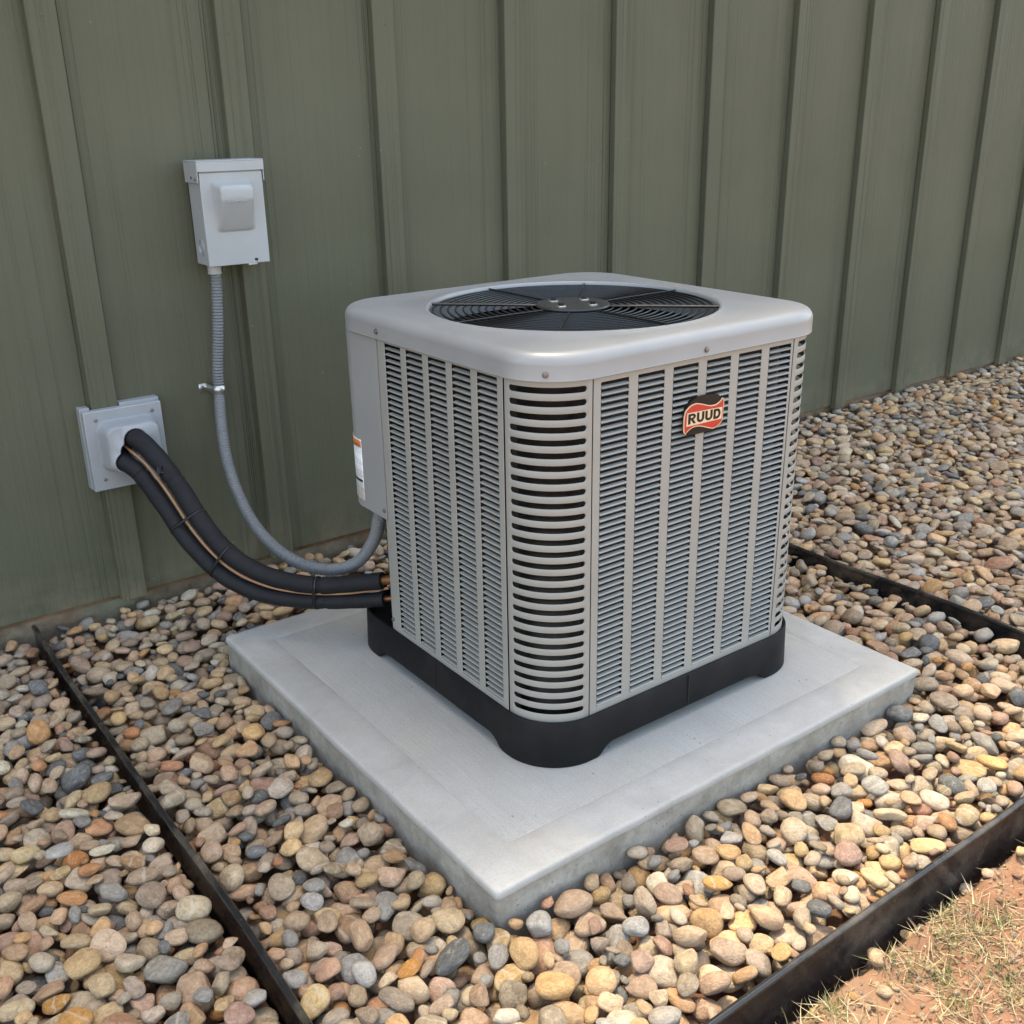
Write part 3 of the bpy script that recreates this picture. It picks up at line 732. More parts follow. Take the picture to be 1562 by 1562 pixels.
# slotted rounded corners
def corner_panel(cx, cy, a0):
    rad = AC; n = 40; L = rad * math.pi / 2; pitch, hh, marg = 0.02155, 0.0050, 0.0125
    us = np.linspace(0.0012, L - .0012, n + 1)
    e0, e1 = marg, L - marg
    extra = []
    for s_ in (0, 1):
        for t in (0, .15, .4, .7, 1.0): extra.append(e0 + hh * t if s_ == 0 else e1 - hh * t)
    us = np.array(sorted(set(np.round(np.concatenate([us[(us < e0 - .001) | ((us > e0 + hh + .001) & (us < e1 - hh - .001)) | (us > e1 + .001)], extra]), 6))))
    def half(u):
        if u <= e0 or u >= e1: return 0.0
        d = min(u - e0, e1 - u)
        return hh if d >= hh else math.sqrt(max(hh * hh - (hh - d) ** 2, 0))
    pt = lambda u, z: (cx + rad * math.cos(a0 + u / rad), cy + rad * math.sin(a0 + u / rad), z)
    mb = MB(); m = len(us)
    zc = [0.7715 - i * pitch for i in range(28)]
    levels = []
    for i, z in enumerate(zc):
        zt_ = ZT if i == 0 else (zc[i - 1] + z) / 2; zb_ = ZP - .004 if i == 27 else (z + zc[i + 1]) / 2
        levels.append(([zt_] * m, [z + half(u) for u in us])); levels.append(([z - half(u) for u in us], [zb_] * m))
    for hi, lo in levels:
        mb.add([pt(u, a) for u, a in zip(us, hi)] + [pt(u, a) for u, a in zip(us, lo)], [(q + 1, q, m + q, m + q + 1) for q in range(m - 1)])
    me = bpy.data.meshes.new('corner_panel'); me.from_pydata(mb.v, [], mb.f)
    bm = bmesh.new(); bm.from_mesh(me); bmesh.ops.remove_doubles(bm, verts=bm.verts, dist=1e-5); bmesh.ops.recalc_face_normals(bm, faces=bm.faces)
    f0 = bm.faces[:][0]; c0 = f0.calc_center_median()
    if f0.normal.x * (c0.x - cx) + f0.normal.y * (c0.y - cy) < 0: bmesh.ops.reverse_faces(bm, faces=bm.faces)
    bm.to_mesh(me); bm.free(); me.materials.append(MAT['silver']); me.shade_smooth(); me.set_sharp_from_angle(angle=R_(35))
    o = bpy.data.objects.new('corner_panel', me); C.objects.link(o); keep_parent(o, unit)
    s = o.modifiers.new('solid', 'SOLIDIFY'); s.thickness = 0.0022; s.offset = -1
    b = o.modifiers.new('bevel', 'BEVEL'); b.width = 0.0007; b.segments = 2; b.limit_method = 'ANGLE'; b.angle_limit = R_(50)
    return o
corner_panel(XL + AC, YF + AC, math.pi)
corner_panel(XR - AC, YF + AC, 1.5 * math.pi)
corner_panel(XR - AC, YB - AC, 0.0)

# control cover wrapping the rear left corner, open valve corner below it
def control_cover():
    rc = 0.085; zb, o = 0.414, 0.0022
    path = [(XL - o, YS + .0012), (XL - o, YS + .006)]
    for k in range(13):
        a = math.pi - k / 12 * math.pi / 2; path.append((XL - o + rc + rc * math.cos(a), YB + o - rc + rc * math.sin(a)))
    path += [(XL + .256, YB + o)]
    inner = [(x + .003, y) for x, y in path[:2]] + [(x + (XL + rc - x) * .06, y - (y - (YB - rc)) * .06) for x, y in path[2:-1]] + [(path[-1][0], path[-1][1] - .003)]
    mb = MB()
    outer_l = [[(x, y, zb + 0.004) for x, y in path], [(x, y, ZT) for x, y in path]]
    mb.loft(outer_l, False)
    # rolled lower edge and bottom plate
    low = [(x, y, zb) for x, y in inner]
    mb.loft([[(x, y, zb + .004) for x, y in path], low], False)
    b = len(mb.v); mb.add(low + [(XL + .256, YS + .0012, zb)], [tuple(range(len(low) + 1))])
    # folded front edge
    mb.add([(XL - o, YS + .0012, zb + .004), (XL + .012, YS + .0012, zb + .004), (XL + .012, YS + .0012, ZT), (XL - o, YS + .0012, ZT)], [(0, 1, 2, 3)])
    c_ = mb.build('control_cover', MAT['cover'], unit, smooth=40)
    # paper label wrapped round the corner: path offset, from a little before the curve
    def arc(s0, s1, n=10, off=0.0009):
        pts = []
        total = (YB + o - rc) - YS
        for i in range(n + 1):
            s = s0 + (s1 - s0) * i / n
            if s <= 0: pts.append((XL - o - off, YB + o - rc + s))
            else:
                a = math.pi - s / rc; pts.append((XL - o + rc + (rc + off) * math.cos(a), YB + o - rc + (rc + off) * math.sin(a)))
        return pts
    def patch(name, s0, s1, z0, z1, mat, off, par):
        P = arc(s0, s1, 12, off); mb = MB()
        mb.loft([[(x, y, z0) for x, y in P], [(x, y, z1) for x, y in P]], False)
        ob = mb.build(name, mat, par, smooth=60)
        s = ob.modifiers.new('solid', 'SOLIDIFY'); s.thickness = 0.0003; s.offset = 0
        return ob
    lab = patch('warning_label', -0.012, 0.075, 0.434, 0.566, MAT['label'], 0.0010, unit)
    patch('label_header', -0.010, 0.074, 0.549, 0.563, MAT['orange'], 0.0016, lab)
    patch('label_bar', -0.008, 0.074, 0.473, 0.4785, MAT['tie'], 0.0016, lab)
    # post below the cover, slanting valve panel behind it
    MB().box(XL, XL + .0018, YS + .0012, YS + .0095, ZP - .004, zb + .001).build('corner_post', MAT['silver'], unit, smooth=0)
    MB().add([(XL + .004, YS + .004, ZP - .004), (XL + .235, YB - .006, ZP - .004), (XL + .235, YB - .006, zb), (XL + .004, YS + .004, zb),
              (XL + .008, YS + .000, ZP - .004), (XL + .239, YB - .012, ZP - .004), (XL + .239, YB - .012, zb), (XL + .008, YS + .000, zb)],
             [(0, 1, 2, 3), (4, 7, 6, 5), (0, 4, 5, 1), (3, 2, 6, 7), (0, 3, 7, 4), (1, 5, 6, 2)]).build('valve_panel', MAT['cover'], unit, smooth=0)
    MB().lathe([(0.0125, 0), (0.0125, .02), (.010, .022)], (0.699, -0.703, zb - 0.021), 'z', 8).build('conduit_fitting', MAT['conduit'], unit, smooth=30)
control_cover()

# screws
def screw(p_, axis_, sign, parent, r=0.0042, mat='screw'):
    mb = MB(); mb.lathe([(r * 1.35, -.001), (r * 1.35, .0006), (r, .0008), (r, .0026), (r * .7, .0036), (r * .15, .0037)], p_, axis_, 12, sign)
    return mb.build('screw', MAT[mat], parent, smooth=30)
screw((XL - .0085, -0.793, 0.8025), 'x', -1, unit)
dsc = 0.7071
def screw45(cx, cy, z):
    mb = MB(); mb.lathe([(.0057, -.001), (.0057, .0006), (.0042, .0008), (.0042, .0026), (.003, .0036), (.0006, .0037)], (0, 0, 0), 'x', 12, -1)
    c_, s_ = math.cos(R_(45)), math.sin(R_(45))
    mb.v = [(cx + x * c_ - y * s_, cy + x * s_ + y * c_, z + zz_) for x, y, zz_ in mb.v]
    mb.build('screw', MAT['screw'], unit, smooth=30)
rcap = AC + .008
screw45(XL + AC - rcap * dsc, YF + AC - rcap * dsc, 0.7990)
screw((1.026, YF - .0085, 0.799), 'y', -1, unit); screw((XR + .0085, -1.15, 0.80), 'x', 1, unit)
screw((XL - .0022, YS + .010, 0.435), 'x', -1, unit, .0036); screw((XL, YS + .0052, 0.192), 'x', -1, unit, .0032)

# cap with the round fan opening
def cap():
    o = 0.0085; x0, x1, y0, y1 = XL - o, XR + o, YF - o, YB + o; r = AC + o
    def sq(off, z): 
        lp_ = rrect(x0 + off, x1 - off, y0 + off, y1 - off, r - off, 20, 0.0)
        # even number of points along the sides so that rings line up
        out = []
        base = rrect(x0, x1, y0, y1, r, 20, 0.02); n = len(base)
        for i, (x, y) in enumerate(base):
            a = base[(i - 1) % n]; b = base[(i + 1) % n]; tx, ty = b[0] - a[0], b[1] - a[1]; L = math.hypot(tx, ty)
            out.append((x - ty / L * off, y + tx / L * off, z))
        return out
    ref = sq(0, 0)
    def circ(rad, z): return [(CXU + rad * math.cos(a), CYU + rad * math.sin(a), z) for a in (math.atan2(y - CYU, x - CXU) for x, y, _ in ref)]
    rr = 0.020; zt = 0.8325
    rings = [sq(0.006, 0.789), sq(0.0006, 0.7868), sq(-.0006, 0.7885), sq(0.0, 0.7905), sq(0, zt - rr)]
    for k in range(1, 9):
        a = k / 8 * math.pi / 2; rings.append(sq(rr * (1 - math.cos(a)), zt - rr + rr * math.sin(a)))
    rings.append(sq(0.026, zt + 0.0004))
    A = np.array(sq(0.026, zt)); B = np.array(circ(.2900, zt))
    for t in (.5,): rings.append([tuple(q) for q in A * (1 - t) + B * t])
    rings += [circ(.2900, zt + .0002), circ(.2880, zt + .0012), circ(.2850, zt + .0022), circ(.2822, zt + .0012), circ(.2803, zt - .001), circ(.2793, zt - .005), circ(.2780, zt - .016), circ(.2765, zt - .05)]
    return MB().loft(rings, True).build('top_cover', MAT['cap'], unit, smooth=50)
cap()

# fan guard
def guard():
    z = 0.8265
    mb = MB()
    for k in range(8):
        a = R_(-45 + 45 * k); c_, s_ = math.cos(a), math.sin(a); big = k in (0, 4)
        r1 = 0.2870; thick = 0.0030 if big else 0.0016
        pts = [(CXU + c_ * q, CYU + s_ * q, z + 0.0030 + dz) for q, dz in ((0.060, -.001), (0.15, .0), (0.272, 0), (r1 - .004, .0004), (r1, .002))]
        mb.tube(pts, thick, 6)
    gd = mb.build('fan_guard', MAT['wire'], unit, smooth=60)
    for i in range(14):
        r = 0.0800 + i * 0.0148; n = 80; rings = []
        m = MB()
        for k in range(n):
            a = 2 * math.pi * k / n; c_, s_ = math.cos(a), math.sin(a)
            rings.append([(CXU + c_ * (r + .0021 * math.cos(b)), CYU + s_ * (r + .0021 * math.cos(b)), z + .0021 * math.sin(b)) for b in [2 * math.pi * q / 6 for q in range(6)]])
        m.loft(rings + [rings[0]], True)
        m.build('wire_ring', MAT['wire'], gd, smooth=60)
    hub = MB().lathe([(0.064, -.006), (0.0705, -.005), (0.0725, -.002), (0.0715, .001), (0.068, .0022), (0.064, .0016), (0.02, .0016), (0.001, .0016)], (CXU, CYU, z + .0060), 'z', 48).build('hub_plate', MAT['hub'], gd, smooth=40)
    for k in range(4):
        a = R_(20 + 90 * k); q = (CXU + .044 * math.cos(a), CYU + .044 * math.sin(a), z + .0063)
        MB().lathe([(0.0098, .001), (0.0098, .0027), (.0094, .0031), (.002, .0032)], q, 'z', 20).build('washer', MAT['zinc'], gd, smooth=40)
        MB().lathe([(0.0062, .0027), (0.0062, .0075), (.0045, .0082), (.003, .0083), (.001, .0084)], q, 'z', 6).build('bolt', MAT['wire'], gd, smooth=20)
guard()
def fan():
    f = MB().lathe([(0.062, -.07), (0.062, -.005), (0.05, 0.0), (0.002, 0.0)], (CXU, CYU, 0.80), 'z', 28).build('fan_motor', MAT['wire'], unit, smooth=40)
    for k in range(3):
        a0 = R_(35 + 120 * k); mb = MB(); top = []
        for i in range(9):
            r = 0.055 + i / 8 * 0.205; span = 0.55 + 0.18 * (i / 8)
            ring = []
            for j in range(9):
                t = j / 8; a = a0 + span * (t - .5) * 1.9 + i / 8 * .15; ring.append((CXU + r * math.cos(a), CYU + r * math.sin(a), 0.745 + 0.05 * (t - .5) - .012 * (t - .5) ** 2 * 4))
            top.append(ring)
        mb.loft(top, False)
        o = mb.build('fan_blade', MAT['black_plastic'], unit, smooth=60)
        s = o.modifiers.new('solid', 'SOLIDIFY'); s.thickness = 0.002
fan()

# badge
def badge():
    y0 = YF - 0.0032; bx, bz = 1.032, 0.682
    def plate(name, pts, ya, yb, mat, parent, bevel=0.0, smoothit=True):
        P = [Vector((bx + a / 1000, 0, bz + b / 1000)) for a, b in pts]
        if smoothit:
            n = len(P); Q = P[-2:] + P + P[:3]
            P = catmull(P + [P[0]], n * 4)[:-1]
        mb = MB(); mb.loft([[(q.x, yb, q.z) for q in P], [(q.x, ya, q.z) for q in P]], True, True, True)
        return mb.build(name, mat, parent, smooth=30, bevel=bevel)
    blk = [(-47, 17), (-40, 26), (-32.7, 31.5), (-22, 34.5), (-8, 35.8), (10, 35.4), (28.7, 33.4), (35.3, 29.8), (40.1, 23.5), (42.5, 5), (43, -14), (40.6, -21.8), (34, -27), (26, -30), (2.8, -31), (-20, -30.5), (-40.1, -28.8), (-45, -26), (-48, -20), (-49, 0)]
    rib = [(-46.6, 17.8), (-36.3, 23.8), (-24.1, 25.8), (-15.7, 24.3), (-3.0, 20.7), (12.0, 16.2), (24.7, 15.5), (33.1, 17.9), (38.7, 21.2), (43, 24.5), (46.6, 19.4), (46.0, 6.0), (44.6, -15), (42.0, -19.7), (35.3, -23.9), (28.1, -27.2), (19.5, -27.5), (8.7, -24.3), (-6.4, -19.2), (-18.1, -16.7), (-29.5, -16.8), (-37.6, -19.5), (-43.5, -22.9), (-47.5, -25.6), (-51.4, -19.1), (-52.1, -0.2), (-50.2, 11.3)]
    body = plate('badge', blk, y0 - .003, y0 + .003, MAT['logo_black'], unit)
    plate('ribbon_outline', rib, y0 - .0045, y0 - .0026, MAT['logo_cream'], body)
    cx = sum(a for a, b in rib) / len(rib)
    red = []
    n = len(rib)
    for i, (a, b) in enumerate(rib):
        p_, q = rib[i - 1], rib[(i + 1) % n]; tx, ty = q[0] - p_[0], q[1] - p_[1]; L = math.hypot(tx, ty); red.append((a + ty / L * -1.7 * -1, b + -tx / L * 1.7 * 1) if False else (a + ty / L * 1.7, b - tx / L * 1.7))
    plate('red_ribbon', red, y0 - .0049, y0 - .0040, MAT['logo_red'], body)
    plate('name_band', [(-45.3, 11.6), (42.0, 8.4), (41.0, -12.9), (-46.6, -12.2)], y0 - .0053, y0 - .0046, MAT['logo_cream'], body, smoothit=False)
    # the four letters, heavy block capitals
    def letter(ch, x, wd, z0, z1):
        st = 0.30 * wd; polys = []
        def bx_(a, b, c_, d): polys.append([(a, c_), (b, c_), (b, d), (a, d)])
        h = z1 - z0; t = 0.235 * h
        def arcband(cx_, cz_, ro, ri, rzo, rzi, a0, a1, n=10):
            o_ = [(cx_ + ro * math.cos(R_(a0 + (a1 - a0) * k / n)), cz_ + rzo * math.sin(R_(a0 + (a1 - a0) * k / n))) for k in range(n + 1)]
            i_ = [(cx_ + ri * math.cos(R_(a0 + (a1 - a0) * k / n)), cz_ + rzi * math.sin(R_(a0 + (a1 - a0) * k / n))) for k in range(n + 1)]
            for k in range(n): polys.append([o_[k], o_[k + 1], i_[k + 1], i_[k]])
        if ch == 'U':
            m = z0 + h * .38; bx_(x, x + st, m, z1); bx_(x + wd - st, x + wd, m, z1); arcband(x + wd / 2, m, wd / 2, wd / 2 - st, m - z0, m - z0 - t, 180, 360)
        elif ch == 'D':
            k_ = x + wd * .5; bx_(x, x + st, z0, z1); bx_(x + st, k_, z1 - t, z1); bx_(x + st, k_, z0, z0 + t); arcband(k_, (z0 + z1) / 2, x + wd - k_, x + wd - k_ - st, h / 2, h / 2 - t, -90, 90)
        else:
            k_ = x + wd * .52; zm = z0 + h * .40; bx_(x, x + st, z0, z1); bx_(x + st, k_, z1 - t * .9, z1); bx_(x + st, k_, zm, zm + t * .8)
            arcband(k_, (zm + z1) / 2, x + wd * .97 - k_, x + wd * .97 - k_ - st, (z1 - zm) / 2, (z1 - zm) / 2 - t * .85, -90, 90)
            polys.append([(x + wd * .36, zm + .2), (x + wd * .36 + st, zm + .2), (x + wd * 1.03, z0), (x + wd * 1.03 - st * 1.12, z0)])
        mb = MB()
        for P in polys:
            mb.add([(bx + a / 1000, y0 - .0050, bz + b / 1000) for a, b in P] + [(bx + a / 1000, y0 - .0058, bz + b / 1000) for a, b in P], [(7, 6, 5, 4), (0, 1, 5, 4), (1, 2, 6, 5), (2, 3, 7, 6), (3, 0, 4, 7)])
        o = mb.build('letter', MAT['logo_black'], body, smooth=0)
        o['label'] = 'black capital letter ' + ch
    for ch, x, wd, dz in (('R', -42.6, 18.6, .9), ('U', -21.4, 18.0, .4), ('U', -0.6, 18.0, -.4), ('D', 20.2, 17.6, -1.2)): letter(ch, x, wd, -9.6 + dz * .8, 8.6 + dz * .8)
badge()

# ================================================================== THINGS ON THE WALL
# electrical disconnect box
bxo = empty('disconnect_box', (0.70, -0.02, 0.857))
tag(bxo, 'light grey metal electrical disconnect box mounted on the green wall', 'electrical box')
def dbox():
    x0, x1, yb, yf, z0, z1 = 0.6235, 0.7755, -0.0225, -0.0975, 0.857, 1.088
    MB().box(x0 + .0015, x1 - .0015, yf, yb, z0 + .0015, z1).build('body', MAT['boxgrey'], bxo, bevel=0.002)
    door = MB().box(x0, x1, yf - .0035, yf - .0005, z0, z1 - .022).build('door', MAT['boxgrey'], bxo, bevel=0.0015)
    # rain hood: top, front lip, side flanges
    mb = MB(); mb.box(x0 - .005, x1 + .005, yf - .0068, yb + .001, z1 + .0012, z1 + .0045)
    hood = mb.build('rain_hood', MAT['boxgrey'], bxo, bevel=0.001)
    MB().box(x0 - .005, x1 + .005, yf - .0070, yf - .0045, z1 - .020, z1 + .0012).build('hood_lip', MAT['boxgrey'], hood, bevel=0.001)
    MB().box(x0 - .005, x0 - .0025, yf - .0045, yb, z1 - .044, z1 + .0012).build('hood_flange', MAT['boxgrey'], hood, bevel=0.0008)
    MB().box(x1 + .0025, x1 + .005, yf - .0045, yb, z1 - .044, z1 + .0012).build('hood_flange', MAT['boxgrey'], hood, bevel=0.0008)
    screw((x0 - .005, yf + .008, z1 - .036), 'x', -1, bxo, .003)
    MB().lathe([(.0035, 0), (.0035, .0004), (.001, .0005)], (x0 - .0051, yf + .034, z1 - .033), 'x', 10, -1).build('hood_hole', MAT['dark_hole'], hood, smooth=0)
    # pressed handle housing on the door: bright sloping top, upright face, face falling back to the door
    xa, xb, za, zb = 0.6495, 0.7475, 0.9330, 1.0500
    rings = []
    def rr_(x_0, x_1, z_0, z_1, y, r):
        # y may be a function of z
        return [(x, y(z) if callable(y) else y, z) for x, z in rrect(x_0, x_1, z_0, z_1, r, 6, 0.006)]
    base = rrect(xa, xb, za, zb, .012, 6, 0.006); n = len(base); cx, cz = (xa + xb) / 2, (za + zb) / 2
    def prot(z):                       # depth of the raised face at height z
        if z > 1.006: return 0.031
        return 0.031 * max((z - za + .004) / (1.006 - za + .004), 0) ** 0.9
    def ringat(t, inset):
        out = []
        for x, z in base:
            X_ = cx + (x - cx) * (1 - inset / (xb - cx)); Z_ = cz + (z - cz) * (1 - inset * (1.35 if z > cz else .5) / (zb - cz))
            out.append((X_, yf - .0036 - prot(Z_) * t, Z_))
        return out
    rings = [ringat(-.05, -.001), ringat(.04, 0.0), ringat(.25, .0030), ringat(.60, .0065), ringat(.85, .0088), ringat(.97, .0108), ringat(1.0, .0135)]
    mb = MB(); mb.loft(rings, True)
    last = rings[-1]; k = [i for i in range(n)]
    # fill the face with rows so that the break in slope shows
    zs = sorted({round(q[2], 5) for q in last}); xl = min(q[0] for q in last); xr = max(q[0] for q in last)
    inner = ringat(1.0, .0135)
    for t in (.75, .5, .25, .02): 
        rings2 = []
        for x, y, z in last:
            X_ = cx + (x - cx) * t; Z_ = 1.0 + (z - 1.0) * t; rings2.append((X_, yf - .0036 - prot(Z_), Z_))
        inner = rings2; mb.loft([rings2, rings2], True) if False else None
        rings.append(rings2)
    mb = MB(); mb.loft(rings, True, False, True)
    hs = mb.build('handle_housing', MAT['boxgrey'], door, smooth=70)
    # worn raised marks: three small arches
    for i in range(3):
        mx = 0.6815 + i * 0.0165; pts = [(mx + .0048 * math.cos(R_(a)), yf - .0036 - prot(1.0) - .0008, 1.0000 + .0034 * math.sin(R_(a))) for a in range(0, 181, 20)]
        MB().tube(pts, .0013, 6).build('raised_mark', MAT['boxgrey'], door, smooth=60)
    # latch at the foot of the door
    MB().box(0.7370, 0.7445, yf - .0046, yf - .0030, z0 + .0055, z0 + .0115).build('latch_slot', MAT['dark_hole'], door, smooth=0)
    MB().box(0.7180, 0.7400, yf - .0100, yf - .0040, z0 - .0028, z0 + .0012).build('latch', MAT['zinc'], door, bevel=.0006)
    MB().box(0.7300, 0.7390, yf - .0065, yf - .0036, z0 + .0013, z0 + .006).build('latch_tab', MAT['zinc'], door, bevel=.0006)
    # knockout rings on the side
    for r in (.0185, .0125):
        pts = [(x0 + .0012, -0.061 + r * .9 * math.cos(a), 0.899 + r * math.sin(a)) for a in np.linspace(0, 2 * math.pi, 33)]
        MB().tube(pts, .0014, 6, False).build('knockout_ring', MAT['boxgrey'], bxo, smooth=60)
dbox()

# conduit
con_pts = [(0.6530, -0.052, 0.845), (0.6548, -0.050, 0.815), (0.6470, -0.046, 0.706), (0.6370, -0.040, 0.610), (0.6322, -0.042, 0.5446), (0.6083, -0.0955, 0.4743), (0.5895, -0.1553, 0.4085), (0.5802, -0.2242, 0.3452), (0.5822, -0.3036, 0.2847), (0.6019, -0.3847, 0.2391), (0.6363, -0.4637, 0.2168), (0.6747, -0.5358, 0.2247), (0.7008, -0.5938, 0.2583), (0.7065, -0.6600, 0.330), (0.6990, -0.7030, 0.396)]
conduit = empty('flexible_conduit', (0.653, -0.052, 0.40)); tag(conduit, 'ribbed grey flexible electrical conduit looping from the disconnect box to the condenser', 'conduit')
cp = resample(catmull(con_pts, 300), 0.00125)
ribs = MB(); ribs.tube(cp, lambda t: 0.0131 + 0.0013 * math.sin(t * len(cp) * 2 * math.pi / 6.0), 14)
ribs.build('ribbed_tube', MAT['conduit'], conduit, smooth=60)
fit = MB(); fit.lathe([(.0135, 0), (.0165, .001), (.0165, .018), (.0185, .020), (.0185, .0225), (.0135, .023)], (0.6535, -0.052, 0.834), 'z', 14).build('connector', MAT['boxgrey'], conduit, smooth=30)
screw((0.6535 + .016, -0.060, 0.843), 'x', 1, conduit, .0035)
strap = empty('pipe_strap', (0.632, -0.03, 0.553)); tag(strap, 'shiny metal strap holding the grey conduit to the wall', 'pipe strap')
sx, sz = 0.6328, 0.5535; loop = []
for k in range(13):
    a = R_(200 - 220 * k / 12); loop.append((sx + .0152 * math.cos(a), -0.0415 + -.0152 * math.sin(a)))
loop = [(sx - .036, -0.0022), (sx - .018, -0.0022), (sx - .0165, -0.020)] + loop + [(sx + .0150, -0.0100), (sx + .0160, -0.002)]
rings = [[(x, y, sz - .0105), (x, y, sz + .0105)] for x, y in loop]
ob = MB().loft(rings, False).build('band', MAT['zinc'], strap, smooth=50); s = ob.modifiers.new('solid', 'SOLIDIFY'); s.thickness = .0012; s.offset = 0
screw((sx - .028, -.003, sz), 'y', -1, strap, .004)

# pipe cover on the wall
lsc = empty('pipe_cover', (0.393, -0.02, 0.45)); tag(lsc, 'square grey plastic wall cover with hood where the black pipes leave the wall', 'pipe cover')
def pipe_cover():
    x0, x1, z0, z1 = 0.3020, 0.4840, 0.3560, 0.5500
    MB().box(x0, x1, -0.0450, -0.0228, z0, z1).build('plate', MAT['boxgrey2'], lsc, bevel=.0025)
    MB().box(x0 - .002, 0.3235, -0.0262, 0.002, z0 + .002, z1 + .006).build('mounting_flange', MAT['boxgrey2'], lsc, bevel=.001)
    MB().box(0.3925, x1 + .002, -0.0262, 0.002, z0 + .002, z1 + .006).build('mounting_flange', MAT['boxgrey2'], lsc, bevel=.001)
    hx0, hx1, hz0, hz1 = 0.3270, 0.4660, 0.4010, 0.5240
    base = rrect(hx0, hx1, hz0, hz1, .026, 8, .01); cx, cz = (hx0 + hx1) / 2, (hz0 + hz1) / 2
    def ring(k, y, sx=0, sz_=0): return [(cx + sx + (x - cx) * k, y, cz + sz_ + (z - cz) * k) for x, z in base]
    rings = [ring(1.03, -.0440), ring(1.0, -.0475), ring(.97, -.056), ring(.95, -.074, -.001, .001), ring(.915, -.092, -.002, .002), ring(.875, -.102, -.003, .003), ring(.82, -.1070, -.004, .003)]
    # slanted slot for the two pipes
    A = Vector((0.3945, 0, 0.4845)); B = Vector((0.3650, 0, 0.4345)); d = (A - B).normalized(); nn = Vector((d.z, 0, -d.x)); ra, rb = .0260, .0225
    c_ = (A + B) / 2
    def slot(y, grow=0):
        out = []
        for x, z in base:
            a = math.atan2(z - cz, x - cx); dirv = Vector((math.cos(a), 0, math.sin(a)))
            best = 0
            for cc, r in ((A, ra + grow), (B, rb + grow), ((A + B) / 2, (ra + rb) / 2 - .002 + grow)):
                oc = c_ - cc; b_ = oc.dot(dirv); disc = b_ * b_ - (oc.length_squared - r * r)
                if disc > 0: best = max(best, -b_ + math.sqrt(disc))
            out.append((c_.x + dirv.x * best, y, c_.z + dirv.z * best))
        return out
    rings += [slot(-.1085, .0042), slot(-.1105, .0024), slot(-.1095, .0005), slot(-.105, 0.0), slot(-.050, 0.0)]
    hood = MB().loft(rings, True).build('hood', MAT['boxgrey2'], lsc, smooth=50)
    MB().loft([slot(-.0530, -.0005), slot(-.0525, -.0005)], True, True, True).build('opening', MAT['dark_hole'], hood, smooth=0)
    for p_ in ((0.3290, 0.5285), (0.4610, 0.5305), (0.3290, 0.3830), (0.4600, 0.3800)): screw((p_[0], -.045, p_[1]), 'y', -1, lsc, .0033)
pipe_cover()

# insulated pipes, cable and ties
UP = [(0.3920, -0.072, 0.4890), (0.3956, -0.1, 0.4870), (0.4079, -0.125, 0.4737), (0.4256, -0.1712, 0.4384), (0.4426, -0.2341, 0.3873), (0.4526, -0.2934, 0.338), (0.4684, -0.3563, 0.2895), (0.4897, -0.4079, 0.256), (0.5244, -0.4653, 0.2309), (0.562, -0.5178, 0.2197), (0.6053, -0.5749, 0.2183), (0.6487, -0.6315, 0.2295), (0.6990, -0.700, 0.248)]
LO = [(0.3610, -0.070, 0.4430), (0.3642, -0.1, 0.4331), (0.3744, -0.1288, 0.4093), (0.3825, -0.1615, 0.3808), (0.3978, -0.228, 0.3236), (0.4113, -0.2809, 0.2799), (0.4366, -0.3417, 0.2366), (0.4696, -0.4032, 0.2002), (0.5168, -0.4694, 0.1781), (0.5667, -0.5316, 0.1737), (0.6165, -0.5931, 0.1787), (0.6652, -0.6546, 0.1889), (0.7010, -0.7010, 0.1995)]
CA = [(0.3750, -0.06, 0.468), (0.3766, -0.1, 0.4600), (0.3906, -0.1346, 0.4323), (0.4045, -0.2100, 0.3650), (0.4315, -0.3000, 0.2990), (0.4671, -0.3890, 0.2420), (0.5206, -0.4720, 0.2065), (0.569, -0.5363, 0.1984), (0.6178, -0.5981, 0.2015), (0.6612, -0.6546, 0.2139), (0.6894, -0.6920, 0.2259), (0.706, -0.712, 0.2330)]
LO = [LO[0], LO[1]] + [tuple(np.array(a) + (np.array(b) - np.array(a)) * k_) for a, b, k_ in zip(LO[2:], UP[2:], (.14, .20, .22, .20, .16, .12, .10, .10, .10, .10, .10))]
def pipe(pts, r0, r1, label, cuts, stub_r):
    root = empty('insulated_pipe', pts[0]); tag(root, label, 'pipe', 'insulated refrigerant pipes')
    P = catmull(pts, 240)
    def rad(t):
        r = r0 + (r1 - r0) * t
        for c_, dep, wd in cuts: r -= dep * math.exp(-((t - c_) / wd) ** 2)
        return r + 0.0003 * math.sin(t * 90)
    MB().tube(P, rad, 20).build('foam_sleeve', MAT['foam'], root, smooth=60)
    d = (P[-1] - P[-4]).normalized()
    MB().tube([P[-1] - d * .02, P[-1] + d * .02, P[-1] + d * .045], stub_r, 12).build('copper_stub', MAT['copper'], root, smooth=60)
    return P
PU = pipe(UP, .0240, .0188, 'thick black foam insulated pipe, upper of the two pipes from wall cover to condenser', [(.305, .0022, .006), (.50, .0016, .004), (.635, .0012, .0025), (.325, .0016, .0035), (.84, .0026, .005)], .0105)
PL = pipe(LO, .0205, .0164, 'thinner black foam insulated pipe, lower of the two pipes from wall cover to condenser', [(.205, .0020, .0035), (.36, .0012, .004), (.54, .0012, .004), (.83, .0016, .004)], .0065)
mid = []
for i in range(24, 226, 12):                       # the cable lies in the groove between the two sleeves, on its front side
    a = PL[i]; b = min(PU, key=lambda q: (q - a).length); g_ = (b - a).length; rl_ = .0205 - .0041 * i / 240; ru_ = .0240 - .0052 * i / 240
    mid.append(tuple(a + (b - a) * ((rl_ + (g_ - rl_ - ru_) / 2) / g_) + Vector((-.36, -.80, .48)) * .0085))
CA = [CA[0]] + mid + [CA[-1]]
